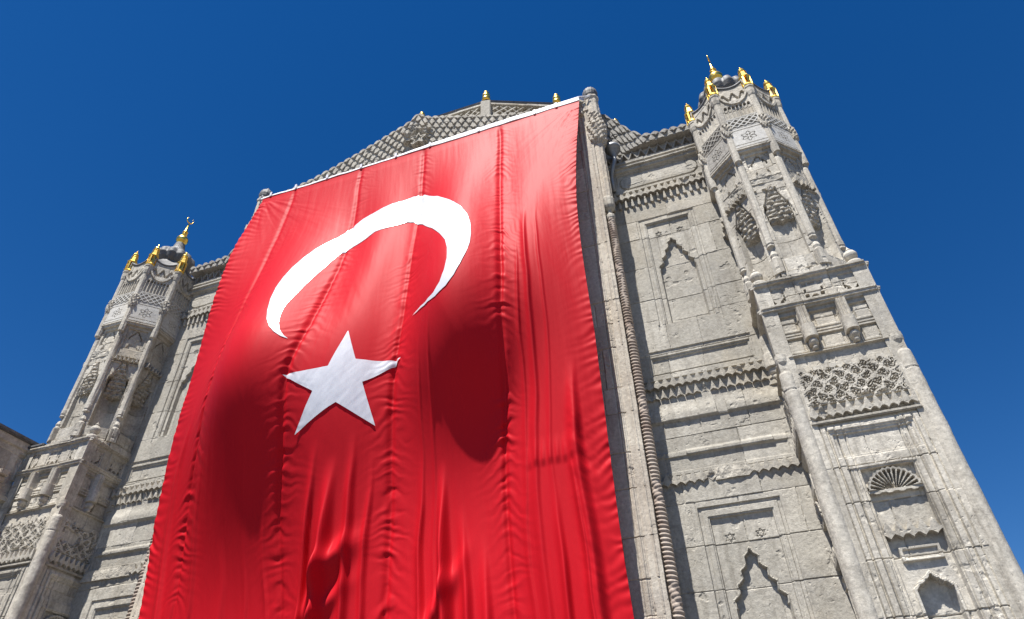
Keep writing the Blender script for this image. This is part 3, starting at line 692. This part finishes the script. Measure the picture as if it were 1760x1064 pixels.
    for k in range(8):
        a0 = -math.pi / 8 + k * math.pi / 4; a1 = a0 + math.pi / 4
        for i in range(nt_):
            t = i / (nt_ - 1); px = (OV + .05) * (math.cos(a0) * (1 - t) + math.cos(a1) * t); py = (OV + .05) * (math.sin(a0) * (1 - t) + math.sin(a1) * t)
            am = a0 + (a1 - a0) * t
            for j in range(nr):
                f = j / (nr - 1); rx = .50 * math.cos(am); ry = .50 * math.sin(am)
                z = eave_z(t) * (1 - f) + 15.72 * f - .10 * math.sin(f * math.pi)
                V.append((ox + px * (1 - f) + rx * f, OY + py * (1 - f) + ry * f, z))
        b0 = k * nt_ * nr
        for i in range(nt_ - 1):
            for j in range(nr - 1): Q.append((b0 + i * nr + j, b0 + (i + 1) * nr + j, b0 + (i + 1) * nr + j + 1, b0 + i * nr + j + 1))
    n0 = len(V); V2 = V + [(x, y, z - .05) for x, y, z in V]
    Q2 = Q + [(d_ + n0, c_ + n0, b_ + n0, a_ + n0) for a_, b_, c_, d_ in Q]
    ev = mesh_from("lead_eave", V2, Q2, LEAD, T, True)
    pts = []
    for k in range(8):
        a0 = -math.pi / 8 + k * math.pi / 4; a1 = a0 + math.pi / 4
        for i in range(nt_ - 1):
            t = i / (nt_ - 1); pts.append((ox + (OV + .06) * (math.cos(a0) * (1 - t) + math.cos(a1) * t), OY + (OV + .06) * (math.sin(a0) * (1 - t) + math.sin(a1) * t), eave_z(t) - .01))
    pts.append(pts[0]); tube("eave_roll", LEAD, T, pts, .042, 8)
    dm = lathe("lead_dome", LEAD, T, ox, OY, [(.50, 15.66), (.60, 15.78), (.66, 15.95), (.62, 16.12), (.48, 16.26), (.33, 16.36), (.24, 16.44), (.19, 16.56), (.155, 16.72), (.14, 16.80), (.10, 16.82)], 96,
          lambda TH, Z, RR: RR * np.where(Z < 16.40, .88 + .12 * np.abs(np.cos(TH * 7)) ** .8, .95 + .05 * np.abs(np.cos(TH * 14))), True, 5)
    fi = lathe("gold_finial", GOLD, T, ox, OY, [(.10, 16.82), (.11, 16.85), (.165, 16.92), (.18, 17.0), (.155, 17.08), (.07, 17.14), (.045, 17.17), (.08, 17.21), (.085, 17.245), (.05, 17.285), (.04, 17.31), (.085, 17.33), (.065, 17.37), (.035, 17.52), (.02, 17.70), (.012, 17.78)], 32,
          lambda TH, Z, RR: RR * np.where((Z > 16.87) & (Z < 17.1), .94 + .06 * np.abs(np.cos(TH * 8)), 1), True, 5)
    cp = [(ox + .11 * math.sin(R(t)) * .2, OY + .11 * math.sin(R(t)) * .95, 17.90 - .12 * math.cos(R(t))) for t in range(-140, 141, 14)]
    tube("gold_crescent", GOLD, T, cp, [max(.006, .022 * math.cos(R(t) * .62)) for t in range(-140, 141, 14)], 8)
    if sgn < 0:
        b2 = bmesh.new(); add_box(b2, (cx - .72, TY + .22, 9.44), (.56, .60, .08), 0, .02); bm_obj("lead_capping", b2, LEAD, T)
    return T
tower(1); tower(-1)

# ---- dome drum behind the middle bay
def drum():
    n, rad, cy = 16, 6.45, 7.93; ap = rad * math.cos(math.pi / n)
    bm = bmesh.new(); add_prism(bm, n, 0, cy, 13.0, rad - .35, 22.05, rad - .35, math.pi / n)
    D = bm_obj("dome_drum", bm, STONE, mosque); D["label"] = "sixteen-sided dome drum with pierced panels and gold knobs above the crest"
    ew = 2 * rad * math.sin(math.pi / n)
    def df(u, v):
        d, t = masonry(u, v, 401, (.5, .7), (.7, 1.4), .012, .014)
        z = v + 14
        la = inside(u, z, .22, ew - .22, 20.75, 22.02); p = .30
        A = np.abs(np.mod((u + z) / p, 1) - .5); B = np.abs(np.mod((u - z) / p, 1) - .5)
        d = d - .05 * inside(u, z, .16, ew - .16, 20.65, 22.08)
        d = np.where(la, -.20 + .24 * ((A > .36) | (B > .36)), d) + .06 * (z > 22.1)
        return d, t
    for k in range(-3, 4):
        an = R(-90) + k * 2 * math.pi / n; N = np.array([math.cos(an), math.sin(an), 0]); U = np.array([-N[1], N[0], 0])
        O = np.array([0, cy, 14.0]) + N * ap - U * ew / 2
        relief("lattice_panel", STONE, D, tuple(O), N, ew, 8.2, df, .03, .3)
    bm = bmesh.new(); add_prism(bm, n, 0, cy, 22.2, rad + .05, 22.30, rad + .09, math.pi / n); add_prism(bm, n, 0, cy, 22.302, rad + .08, 22.38, rad + .02, math.pi / n)
    bm_obj("roof_edge", bm, LEAD, D)
    lathe("lead_dome", LEAD, D, 0, cy, [(5.9 * math.cos(R(t)), 22.36 + 3.6 * math.sin(R(t))) for t in range(0, 90, 6)] + [(.05, 25.96)], 64, lambda TH, Z, RR: RR * (1 + .006 * np.cos(32 * TH)))
    for k in range(-4, 4):
        an = R(-90) + (k + .5) * 2 * math.pi / n; x, y = rad * math.cos(an), cy + rad * math.sin(an)
        b2 = bmesh.new(); add_box(b2, (x, y, 18.1), (.34, .30, 8.2), an + math.pi / 2, .02); bm_obj("drum_buttress", b2, STONE, D)
        lathe("gold_finial", GOLD, D, x, y, [(.13, 22.38), (.15, 22.42), (.15, 22.50), (.08, 22.53), (.14, 22.57), (.14, 22.70), (.09, 22.73), (.07, 22.76), (.11, 22.81), (.09, 22.87), (.04, 22.92), (.005, 23.02)], 12)
drum()

# ---- rain pipe beside the bay
dp = thing("drainpipe", "grey metal drainpipe with funnel hopper high beside the flag", "drainpipe", (5.4, -0.3, 14.4))
def rel(o, p): o.parent = p; o.location = -p.location; return o
dp.location = (5.38, -.2, 14.0)
rel(lathe("hopper", ZINC, None, 5.40, -.30, [(.05, 14.98), (.055, 15.02), (.07, 15.06), (.17, 15.27), (.19, 15.28), (.19, 15.37), (.18, 15.38)], 24), dp)
rel(tube("pipe", ZINC, None, [(5.40, -.30, 15.02), (5.40, -.30, 14.92), (5.385, -.30, 14.84), (5.34, -.28, 14.72), (5.26, -.22, 14.5), (5.235, -.16, 14.42), (5.23, -.13, 14.32), (5.23, -.13, 13.95)], .052, 12), dp)

# ------------------------------------------------------------------ the wing that runs forward at the left
wing = thing("side_building", "shaded stone wing with dark lead eave at the left edge, joining the left tower", "building", (-9.4, -5, 0))
def wf(u, v):
    d, t = masonry(u, v, 501, (.4, .65), (.6, 1.3), .012, .016); z = v
    d = d + .9 * erosion(u, v, 502)
    for c in np.arange(.4, 9, 1.25):
        d = d - .06 * inside(u, z, c, c + .62, 8.55, 9.25) + .05 * inside(u, z, c + .10, c + .52, 8.65, 9.15)
    d = d + .10 * inside(u, z, -1, 20, 8.10, 8.22) + .05 * inside(u, z, -1, 20, 8.22, 8.30) + .06 * (z > 9.34)
    return d, t
rel(relief("wall", STONE, None, (-9.30, -9.2, 0), (1, 0, 0), 8.1, 9.52, wf, .02, .3), wing)
bm = bmesh.new(); add_box(bm, (-11.4, -5.1, 4.7), (3.8, 8.1, 9.4)); rel(bm_obj("wing_core", bm, STONE, None), wing)
bm = bmesh.new(); add_box(bm, (-11.2, -5.2, 9.57), (4.1, 8.5, .09), 0, .02); add_box(bm, (-11.3, -5.2, 9.66), (3.9, 8.3, .09)); rel(bm_obj("lead_eave", bm, LEAD, None), wing)
for k in range(6):
    y = -1.62 - k * 1.25; bm = bmesh.new()
    for j, (w_, h_, zc) in enumerate(((.34, .12, 8.58), (.26, .12, 8.45), (.18, .12, 8.32))): add_box(bm, (-9.30 + w_ / 2, y, zc), (w_, .22, h_), 0, .015)
    rel(bm_obj("bracket", bm, PILST, None), wing)
far = thing("house", "low grey lead-roofed building behind the right tower", "house", (14, 12, 0))
bm = bmesh.new(); add_box(bm, (15.3, 12, 3.2), (6.0, 8, 6.4)); rel(bm_obj("wall", bm, STONE, None), far)
bm = bmesh.new()
a = [bm.verts.new(p) for p in ((12.0, 7.7, 6.4), (18.6, 7.7, 6.4), (18.6, 16.3, 6.4), (12.0, 16.3, 6.4), (15.3, 9.5, 7.5), (15.3, 14.5, 7.5))]
for f in ((0, 1, 4), (1, 2, 5, 4), (2, 3, 5), (3, 0, 4, 5), (3, 2, 1, 0)): bm.faces.new([a[i] for i in f])
rel(bm_obj("roof", bm, LEAD, None), far)
# ------------------------------------------------------------------ the flag's shape: u across the cloth, z down it
FZ = np.array([17.6, 17.0, 15.5, 14.0, 12.5, 11.0, 10.0, 9.0, 8.0, 7.0, 6.0, 5.0, 4.0, 2.6])
FU = np.array([-4.88, -3.80, -3.20, -2.20, -1.59, -0.60, 0.36, 1.10, 1.90, 2.59, 3.30, 3.90, 4.82])
FF = np.array([
 [0, 0, .20, .45, .52, .44, .38, .32, .22, .12, .06, .05, .05, .05],
 [0, 0, .12, .32, .60, .82, .94, .90, .72, .50, .32, .20, .14, .10],
 [0, 0, .14, .45, .90, 1.27, 1.46, 1.42, 1.12, .77, .45, .24, .15, .12],
 [0, 0, .14, .42, .87, 1.30, 1.56, 1.56, 1.27, .91, .55, .28, .16, .14],
 [0, 0, .08, .18, .46, .84, 1.12, 1.22, 1.04, .76, .48, .28, .18, .14],
 [0, 0, .14, .36, .68, .95, 1.08, 1.12, 1.00, .78, .60, .48, .40, .36],
 [0, 0, .07, .16, .34, .50, .58, .58, .46, .30, .20, .15, .14, .12],
 [0, 0, .20, .56, 1.00, 1.28, 1.32, 1.06, .64, .36, .24, .22, .22, .20],
 [0, 0, .26, .66, 1.14, 1.46, 1.50, 1.22, .70, .34, .22, .22, .24, .22],
 [0, 0, .14, .38, .74, .98, 1.00, .78, .42, .24, .18, .16, .14, .14],
 [0, 0, .22, .50, .82, .98, .90, .66, .50, .46, .42, .38, .34, .30],
 [0, 0, .24, .48, .72, .84, .80, .68, .58, .50, .44, .40, .36, .32],
 [0, 0, .24, .46, .58, .60, .58, .52, .44, .36, .30, .26, .22, .2]])
def _cr(t):      # cubic (Catmull-Rom) weights
    return (-.5 * t + t * t - .5 * t ** 3, 1 - 2.5 * t * t + 1.5 * t ** 3, .5 * t + 2 * t * t - 1.5 * t ** 3, -.5 * t * t + .5 * t ** 3)
def table(T, u, z):
    ku = np.clip(np.searchsorted(FU, u) - 1, 0, len(FU) - 2); tu = np.clip((u - FU[ku]) / (FU[ku + 1] - FU[ku]), 0, 1)
    zd = -FZ; kz = np.clip(np.searchsorted(zd, -z) - 1, 0, len(FZ) - 2); tz = np.clip((-z - zd[kz]) / (zd[kz + 1] - zd[kz]), 0, 1)
    wu = _cr(tu); wz = _cr(tz); s = 0
    for a in range(4):
        ia = np.clip(ku + a - 1, 0, len(FU) - 1)
        for b in range(4):
            ib = np.clip(kz + b - 1, 0, len(FZ) - 1); s = s + wu[a] * wz[b] * T[ia, ib]
    return s
def _dense(T, su, sz):
    """the control table resampled evenly and softened, so the billow has no creases at the control lines"""
    gu = np.arange(-5.6, 5.61, .1); gz = np.arange(2.0, 18.2, .15)
    U, Z = np.meshgrid(gu, gz, indexing='ij'); D = table(T, np.clip(U, -4.88, 4.82), np.clip(Z, 2.6, 17.6))
    for ax, s in ((0, su / .1), (1, sz / .15)):
        r = int(3 * s + 1); k = np.exp(-.5 * (np.arange(-r, r + 1) / s) ** 2); k /= k.sum()
        pad = [(0, 0), (0, 0)]; pad[ax] = (r, r); E = np.pad(D, pad, mode='edge')
        D = np.apply_along_axis(lambda v: np.convolve(v, k, mode='valid'), ax, E)
    return D
def dense_at(D, u, z):
    fu = np.clip((u + 5.6) / .1, 1, D.shape[0] - 3); fz = np.clip((z - 2.0) / .15, 1, D.shape[1] - 3)
    iu = np.floor(fu).astype(int); iz = np.floor(fz).astype(int); wu = _cr(fu - iu); wz = _cr(fz - iz); s = 0
    for a in range(4):
        for b in range(4): s = s + wu[a] * wz[b] * D[iu + a - 1, iz + b - 1]
    return s
FF[1:5] *= np.interp(FZ, [3, 5, 6, 9.5, 12], [1, .85, .9, 1.13, 1.0])
FD = _dense(FF, .30, .35)
SEAMS = (-3.80, -1.59, 0.36, 2.59)
YP = -0.86
def flag_base(u, z): return dense_at(FD, u, z)
FDX = np.array([
 [0.02, 0.02, -0.11, -0.06, 0.02, 0.06, 0.07, 0.03, 0.05, 0.08, 0.23, 0.41, 0.41, 0.41],
 [0.03, 0.03, 0.09, 0.14, 0.17, 0.24, 0.31, 0.25, 0.14, 0.07, 0.07, 0.12, 0.12, 0.12],
 [0.02, 0.02, 0.10, 0.17, 0.21, 0.26, 0.31, 0.22, 0.14, 0.08, 0.08, 0.16, 0.17, 0.17],
 [0.02, 0.02, 0.11, 0.23, 0.28, 0.30, 0.32, 0.18, 0.14, 0.09, 0.10, 0.22, 0.24, 0.24],
 [0.02, 0.02, 0.12, 0.27, 0.32, 0.32, 0.33, 0.15, 0.14, 0.09, 0.12, 0.26, 0.29, 0.29],
 [0.02, 0.02, 0.11, 0.22, 0.28, 0.30, 0.30, 0.18, 0.16, 0.14, 0.16, 0.25, 0.27, 0.27],
 [0.01, 0.01, 0.10, 0.17, 0.23, 0.28, 0.27, 0.21, 0.18, 0.19, 0.20, 0.25, 0.25, 0.25],
 [0.01, 0.01, 0.09, 0.17, 0.25, 0.31, 0.29, 0.24, 0.18, 0.16, 0.17, 0.22, 0.24, 0.24],
 [0.01, 0.01, 0.09, 0.17, 0.26, 0.34, 0.32, 0.27, 0.18, 0.13, 0.13, 0.19, 0.24, 0.24],
 [0.01, 0.01, 0.08, 0.17, 0.27, 0.37, 0.34, 0.29, 0.19, 0.11, 0.10, 0.17, 0.23, 0.23],
 [0.01, 0.01, 0.02, 0.04, 0.08, 0.14, 0.13, 0.10, 0.03, -0.03, -0.04, 0.01, 0.06, 0.06],
 [0.01, 0.01, -0.03, -0.06, -0.08, -0.05, -0.05, -0.06, -0.10, -0.15, -0.15, -0.12, -0.08, -0.08],
 [0.01, 0.00, -0.11, -0.23, -0.32, -0.34, -0.32, -0.30, -0.31, -0.32, -0.33, -0.33, -0.30, -0.30]])
FXD = _dense(FDX, .30, .35)
CRESCENT = [(-1.752, 9.814), (-1.914, 9.874), (-2.07, 9.987), (-2.205, 10.141), (-2.326, 10.37), (-2.457, 10.73), (-2.571, 11.182), (-2.641, 11.67), (-2.636, 12.125), (-2.573, 12.548), (-2.452, 12.938), (-2.29, 13.342), (-2.081, 13.62), (-1.852, 13.871), (-1.623, 14.187), (-1.309, 14.461), (-0.877, 14.549), (-0.476, 14.674), (-0.141, 14.726), (0.152, 14.816), (0.471, 14.736), (0.979, 14.179), (1.446, 13.444), (1.754, 12.908), (1.936, 12.452), (2.015, 12.083), (2.039, 11.662), (2.028, 11.332), (1.973, 11.025), (1.895, 10.698), (1.785, 10.383), (1.647, 10.155), (1.423, 9.996), (1.144, 9.967), (0.894, 10.014), (0.694, 10.09), (0.943, 10.044), (1.185, 10.024), (1.381, 10.108), (1.508, 10.305), (1.586, 10.595), (1.615, 10.918), (1.589, 11.28), (1.516, 11.597), (1.342, 11.979), (1.023, 12.585), (0.571, 13.351), (0.246, 13.683), (0.072, 13.753), (-0.159, 13.683), (-0.467, 13.609), (-0.79, 13.572), (-1.024, 13.413), (-1.386, 13.303), (-1.671, 13.116), (-1.815, 12.74), (-1.91, 12.367), (-2.014, 11.889), (-2.083, 11.438), (-2.137, 11.066), (-2.15, 10.762), (-2.117, 10.478), (-2.063, 10.247), (-1.982, 10.042), (-1.871, 9.902)]
STAR = [(-0.649, 10.007), (-0.363, 9.297), (0.522, 9.255), (-0.18, 8.793), (0.092, 7.906), (-0.57, 8.347), (-1.299, 7.786), (-1.007, 8.601), (-1.649, 8.991), (-0.805, 9.119)]
def ridge(x): return np.exp(-x * x)
def flag_d(u, z):
    """all the folds on top of the broad billow"""
    f = flag_base(u, z)
    low = sst(-z, -9.5, -5.5); mid = sst(-z, -15.5, -10.0)
    n1 = fbm(u * 1.1, z * 0.25, 3, 611)
    for k, us in enumerate(SEAMS):
        du = u - us - 0.05 * fbm(z * .8, z * 0 + k, 2, 601 + k); q = np.abs(du)
        amp = (0.55 + 0.9 * vnoise(z * .55 + 9 * k, z * 0 + k, 620 + k)) * (0.6 + 0.5 * mid)
        f = f - 0.034 * np.exp(-(q / 0.06) ** 2) * (0.6 + amp)
        ph = z * (1.0 / 0.17) + q * 4.2 + 5.5 * fbm(z * 1.1, u * 1.2, 4, 630 + k)
        rip = 2.4 * fbm(ph * 1.0, q * 1.5 + k, 3, 635 + k) + 0.35 * np.sin(2 * math.pi * ph * .8 + 4 * n1)
        env = np.where(du < 0, np.exp(-(q / 0.15)), np.exp(-(q / 0.19))) * (1 - np.exp(-(q / 0.03) ** 2) * .4)
        f = f + 0.020 * amp * rip * env * (0.3 + 1.1 * (vnoise(u * 2.3, z * .9, 640 + k)))
    # long fine tension creases
    st = fbm(u * 5.2 + 0.25 * z, z * 0.42, 4, 650); f = f + 0.022 * st * (0.4 + 0.6 * low)
    fine = fbm(u * 13 + 0.6 * z, z * 1.1, 3, 655); f = f + 0.003 * fine
    dg = fbm((u + 0.45 * z) * 3.0, (z - 0.45 * u) * .40, 4, 657); f = f + 0.012 * dg * mid * (1 - low)
    # creases that fan down from the hanging points at the corners and run along the edges
    for (cu, cz, a0, a1, amp, s) in ((4.82, 17.0, -2.6, -1.6, .012, 3), (-4.88, 17.0, -1.5, -0.7, .014, 5)):
        r = np.hypot(u - cu, z - cz); th = np.arctan2(z - cz, u - cu)
        f = f + 2.2 * amp * fbm(th * 11 + s, r * .5, 3, 660 + s) * np.exp(-r / 2.6) * sst(r, 0.1, 0.8) * sst(th, a0 - .3, a0) * (1 - sst(th, a1, a1 + .3))
    for (eu, sg) in ((4.82, 1), (-4.88, -1)):
        q = np.abs(u - eu); ph = z / .19 + 2.2 * q + 3.5 * fbm(z * 1.1, u, 3, 670)
        f = f + 0.016 * (2.2 * fbm(ph, q * 2, 2, 672) + .4 * np.sin(2 * math.pi * ph)) * np.exp(-q / .20) * (.5 + vnoise(z * .8, u * 0, 671))
    # heavy vertical folds low on the cloth
    for (uc, zt, wl, amp, sl) in ((-2.75, 6.3, .07, .05, .02), (-0.92, 7.7, .05, .15, -.03), (-0.60, 7.4, .075, .30, -.015), (-0.28, 7.9, .045, .13, .01), (0.02, 7.5, .035, .08, .0),
                                  (1.02, 7.3, .05, .10, .02), (1.42, 7.1, .065, .30, .04), (1.72, 6.3, .05, .15, .06), (2.08, 5.8, .06, .14, .03), (3.35, 12.8, .055, .060, .0), (3.05, 11.8, .035, .03, .0), (3.72, 12.8, .03, .022, .0), (3.75, 6.4, .06, .10, -.02), (4.28, 8.6, .09, .18, .0), (4.1, 7.2, .035, .06, .03), (-3.4, 8.0, .05, .05, .0), (-4.35, 9.5, .07, .06, .01), (1.05, 10.2, .022, .022, 0), (1.28, 10.6, .022, .026, 0), (-1.9, 7.0, .03, .03, 0), (-2.3, 6.4, .035, .04, .02)):
        x = (u - uc - sl * (zt - z) - .22 * fbm(z * .42, z * 0 + uc, 3, 680)) / (wl * (1 + .06 * np.clip(zt - z, 0, 9)))
        f = f + amp * np.where(x > 0, np.exp(-(x / .75) ** 2), np.exp(-(x / 1.6) ** 2)) * sst(zt - z, 0.0, 1.8)
    # cuff of slack cloth gathered at the lower right, soft horizontal sag marks
    f = f + 0.05 * fbm(z * 3.2 + 2 * u, u * 2.2, 3, 691) * ridge((u - 4.35) / .28) * sst(-z, -8.2, -7.2) * (.4 + vnoise(z * 1.7, u * 2, 690))
    f = f + 0.018 * sst(z, 6.55, 6.72) * (1 - sst(z, 6.72, 7.15)) * sst(u, 3.0, 3.3) * (1 - sst(u, 4.1, 4.4)) * (1 + .5 * np.sin(u * 40))
    # a swag of spare cloth pulled aside near the foot
    zc = 5.55 + 1.1 * (u + .50) - .9 * (u + .5) ** 2; f = f + 0.17 * np.exp(-((z - zc) / .22) ** 2) * ridge((u + .62) / .42) + 0.10 * np.exp(-((z - zc + .62) / .16) ** 2) * ridge((u + .75) / .40)
    zc = 4.9 + 1.4 * (u - 1.5); f = f + 0.12 * np.exp(-((z - zc) / .22) ** 2) * ridge((u - 1.35) / .35)
    f = f * sst(-z, -17.02, -16.55) + 0.0
    return f
def flag_pos(u, z):
    d = flag_d(u, z); x = u + dense_at(FXD, u, z)
    return np.stack([x, YP - np.maximum(d, -.06), z], -1)
def normals(P):
    a = np.gradient(P, axis=1); b = np.gradient(P, axis=0); n = np.cross(a, b); return n / np.linalg.norm(n, axis=-1, keepdims=True)
def build_flag():
    t = thing("flag", "giant red flag with white crescent and star hanging down the mosque front", "flag", (0, -.86, 17.0))
    def grid(u0, u1, z0, z1, h):
        return np.meshgrid(np.linspace(u0, u1, int((u1 - u0) / h) + 1), np.linspace(z0, z1, int((z1 - z0) / h) + 1))
    u, z = grid(-4.88, 4.82, 2.9, 16.97, .019)
    P = flag_pos(u, z)
    rel(grid_solid("flag_cloth", P, RED, None, None, None, None, True), t)
    def patch(name, poly, h, off, thick=.006):
        pp = np.array(poly); a, b = pp.min(0) - .06, pp.max(0) + .06
        u, z = grid(a[0], b[0], a[1], b[1], h); P = flag_pos(u, z); Nn = normals(P)
        sgn = np.sign(-Nn[..., 1].mean()); Nn = Nn * sgn; sd = poly_sd(u, z, poly)
        nv, nu = u.shape; V = []; idx = {}; Q = []; T3 = []
        def vid(key, p):
            if key not in idx: idx[key] = len(V); V.append(p)
            return idx[key]
        Pt = P + Nn * (off + .008 * (fbm(u * 7 + 2.2 * z, z * 1.6, 3, 720) + .6 * fbm(u * 9 - 5 * z, z * 2.5, 2, 721)))[..., None]
        ins = sd < 0
        anyi = ins[:-1, :-1] | ins[1:, :-1] | ins[:-1, 1:] | ins[1:, 1:]
        for i, j in zip(*np.nonzero(anyi)):
            ring = [(i, j), (i, j + 1), (i + 1, j + 1), (i + 1, j)]; out = []
            for k in range(4):
                A, B = ring[k], ring[(k + 1) % 4]; sa, sb = sd[A], sd[B]
                if sa < 0: out.append(vid(A, Pt[A]))
                if (sa < 0) != (sb < 0):
                    f = sa / (sa - sb); key = (min(A, B), max(A, B)); out.append(vid(key, Pt[A] * (1 - f) + Pt[B] * f))
            if len(out) == 4: Q.append(out)
            else:
                for k in range(1, len(out) - 1): T3.append((out[0], out[k], out[k + 1]))
        rel(mesh_from(name, V, Q, WHITE, None, True, None, T3), t)
    patch("crescent", CRESCENT, .019, .010); patch("star", STAR, .014, .016)
    # header webbing, hanging loops and the rope to the pinnacles
    u, z = grid(-4.95, 4.84, 16.93, 17.12, .03)
    x = u; y = YP - .015 - .02 * fbm(u * 2, z * 3, 3, 700) + .12 * (z - 16.93)
    hgt = .45 + .65 * sst(u, -1.0, 1.6); zz = 16.945 + (z - 16.93) * hgt + .05 * fbm(u * .7, u * 0, 3, 701) + .02 * fbm(u * 3, z * 2, 2, 702)
    rel(grid_solid("header_band", np.stack([x, y, zz], -1), BAND, None, None, (0, .02, 0), None, True), t)
    for us in (-4.6, -3.75, -2.7, -1.6, -.5, .55, 2.0, 3.6, 4.2):
        bm = bmesh.new(); add_box(bm, (us, YP - .030, 17.03), (.07, .012, .17), 0, .004); rel(bm_obj("hanging_loop", bm, WHITE, None), t)
    for a, b in (((4.82, YP - .02, 17.08), (5.12, -.76, 17.16)), ((-4.9, YP - .02, 17.08), (-5.12, -.76, 17.16))):
        rel(tube("rope", BAND, None, [a, ((a[0] + b[0]) / 2, (a[1] + b[1]) / 2, (a[2] + b[2]) / 2 - .01), b], .022, 8), t)
    rel(tube("rope", BAND, None, [(-5.1, YP + .05, 17.06), (0, YP + .05, 17.0), (5.1, YP + .05, 17.06)], .016, 8), t)
build_flag()
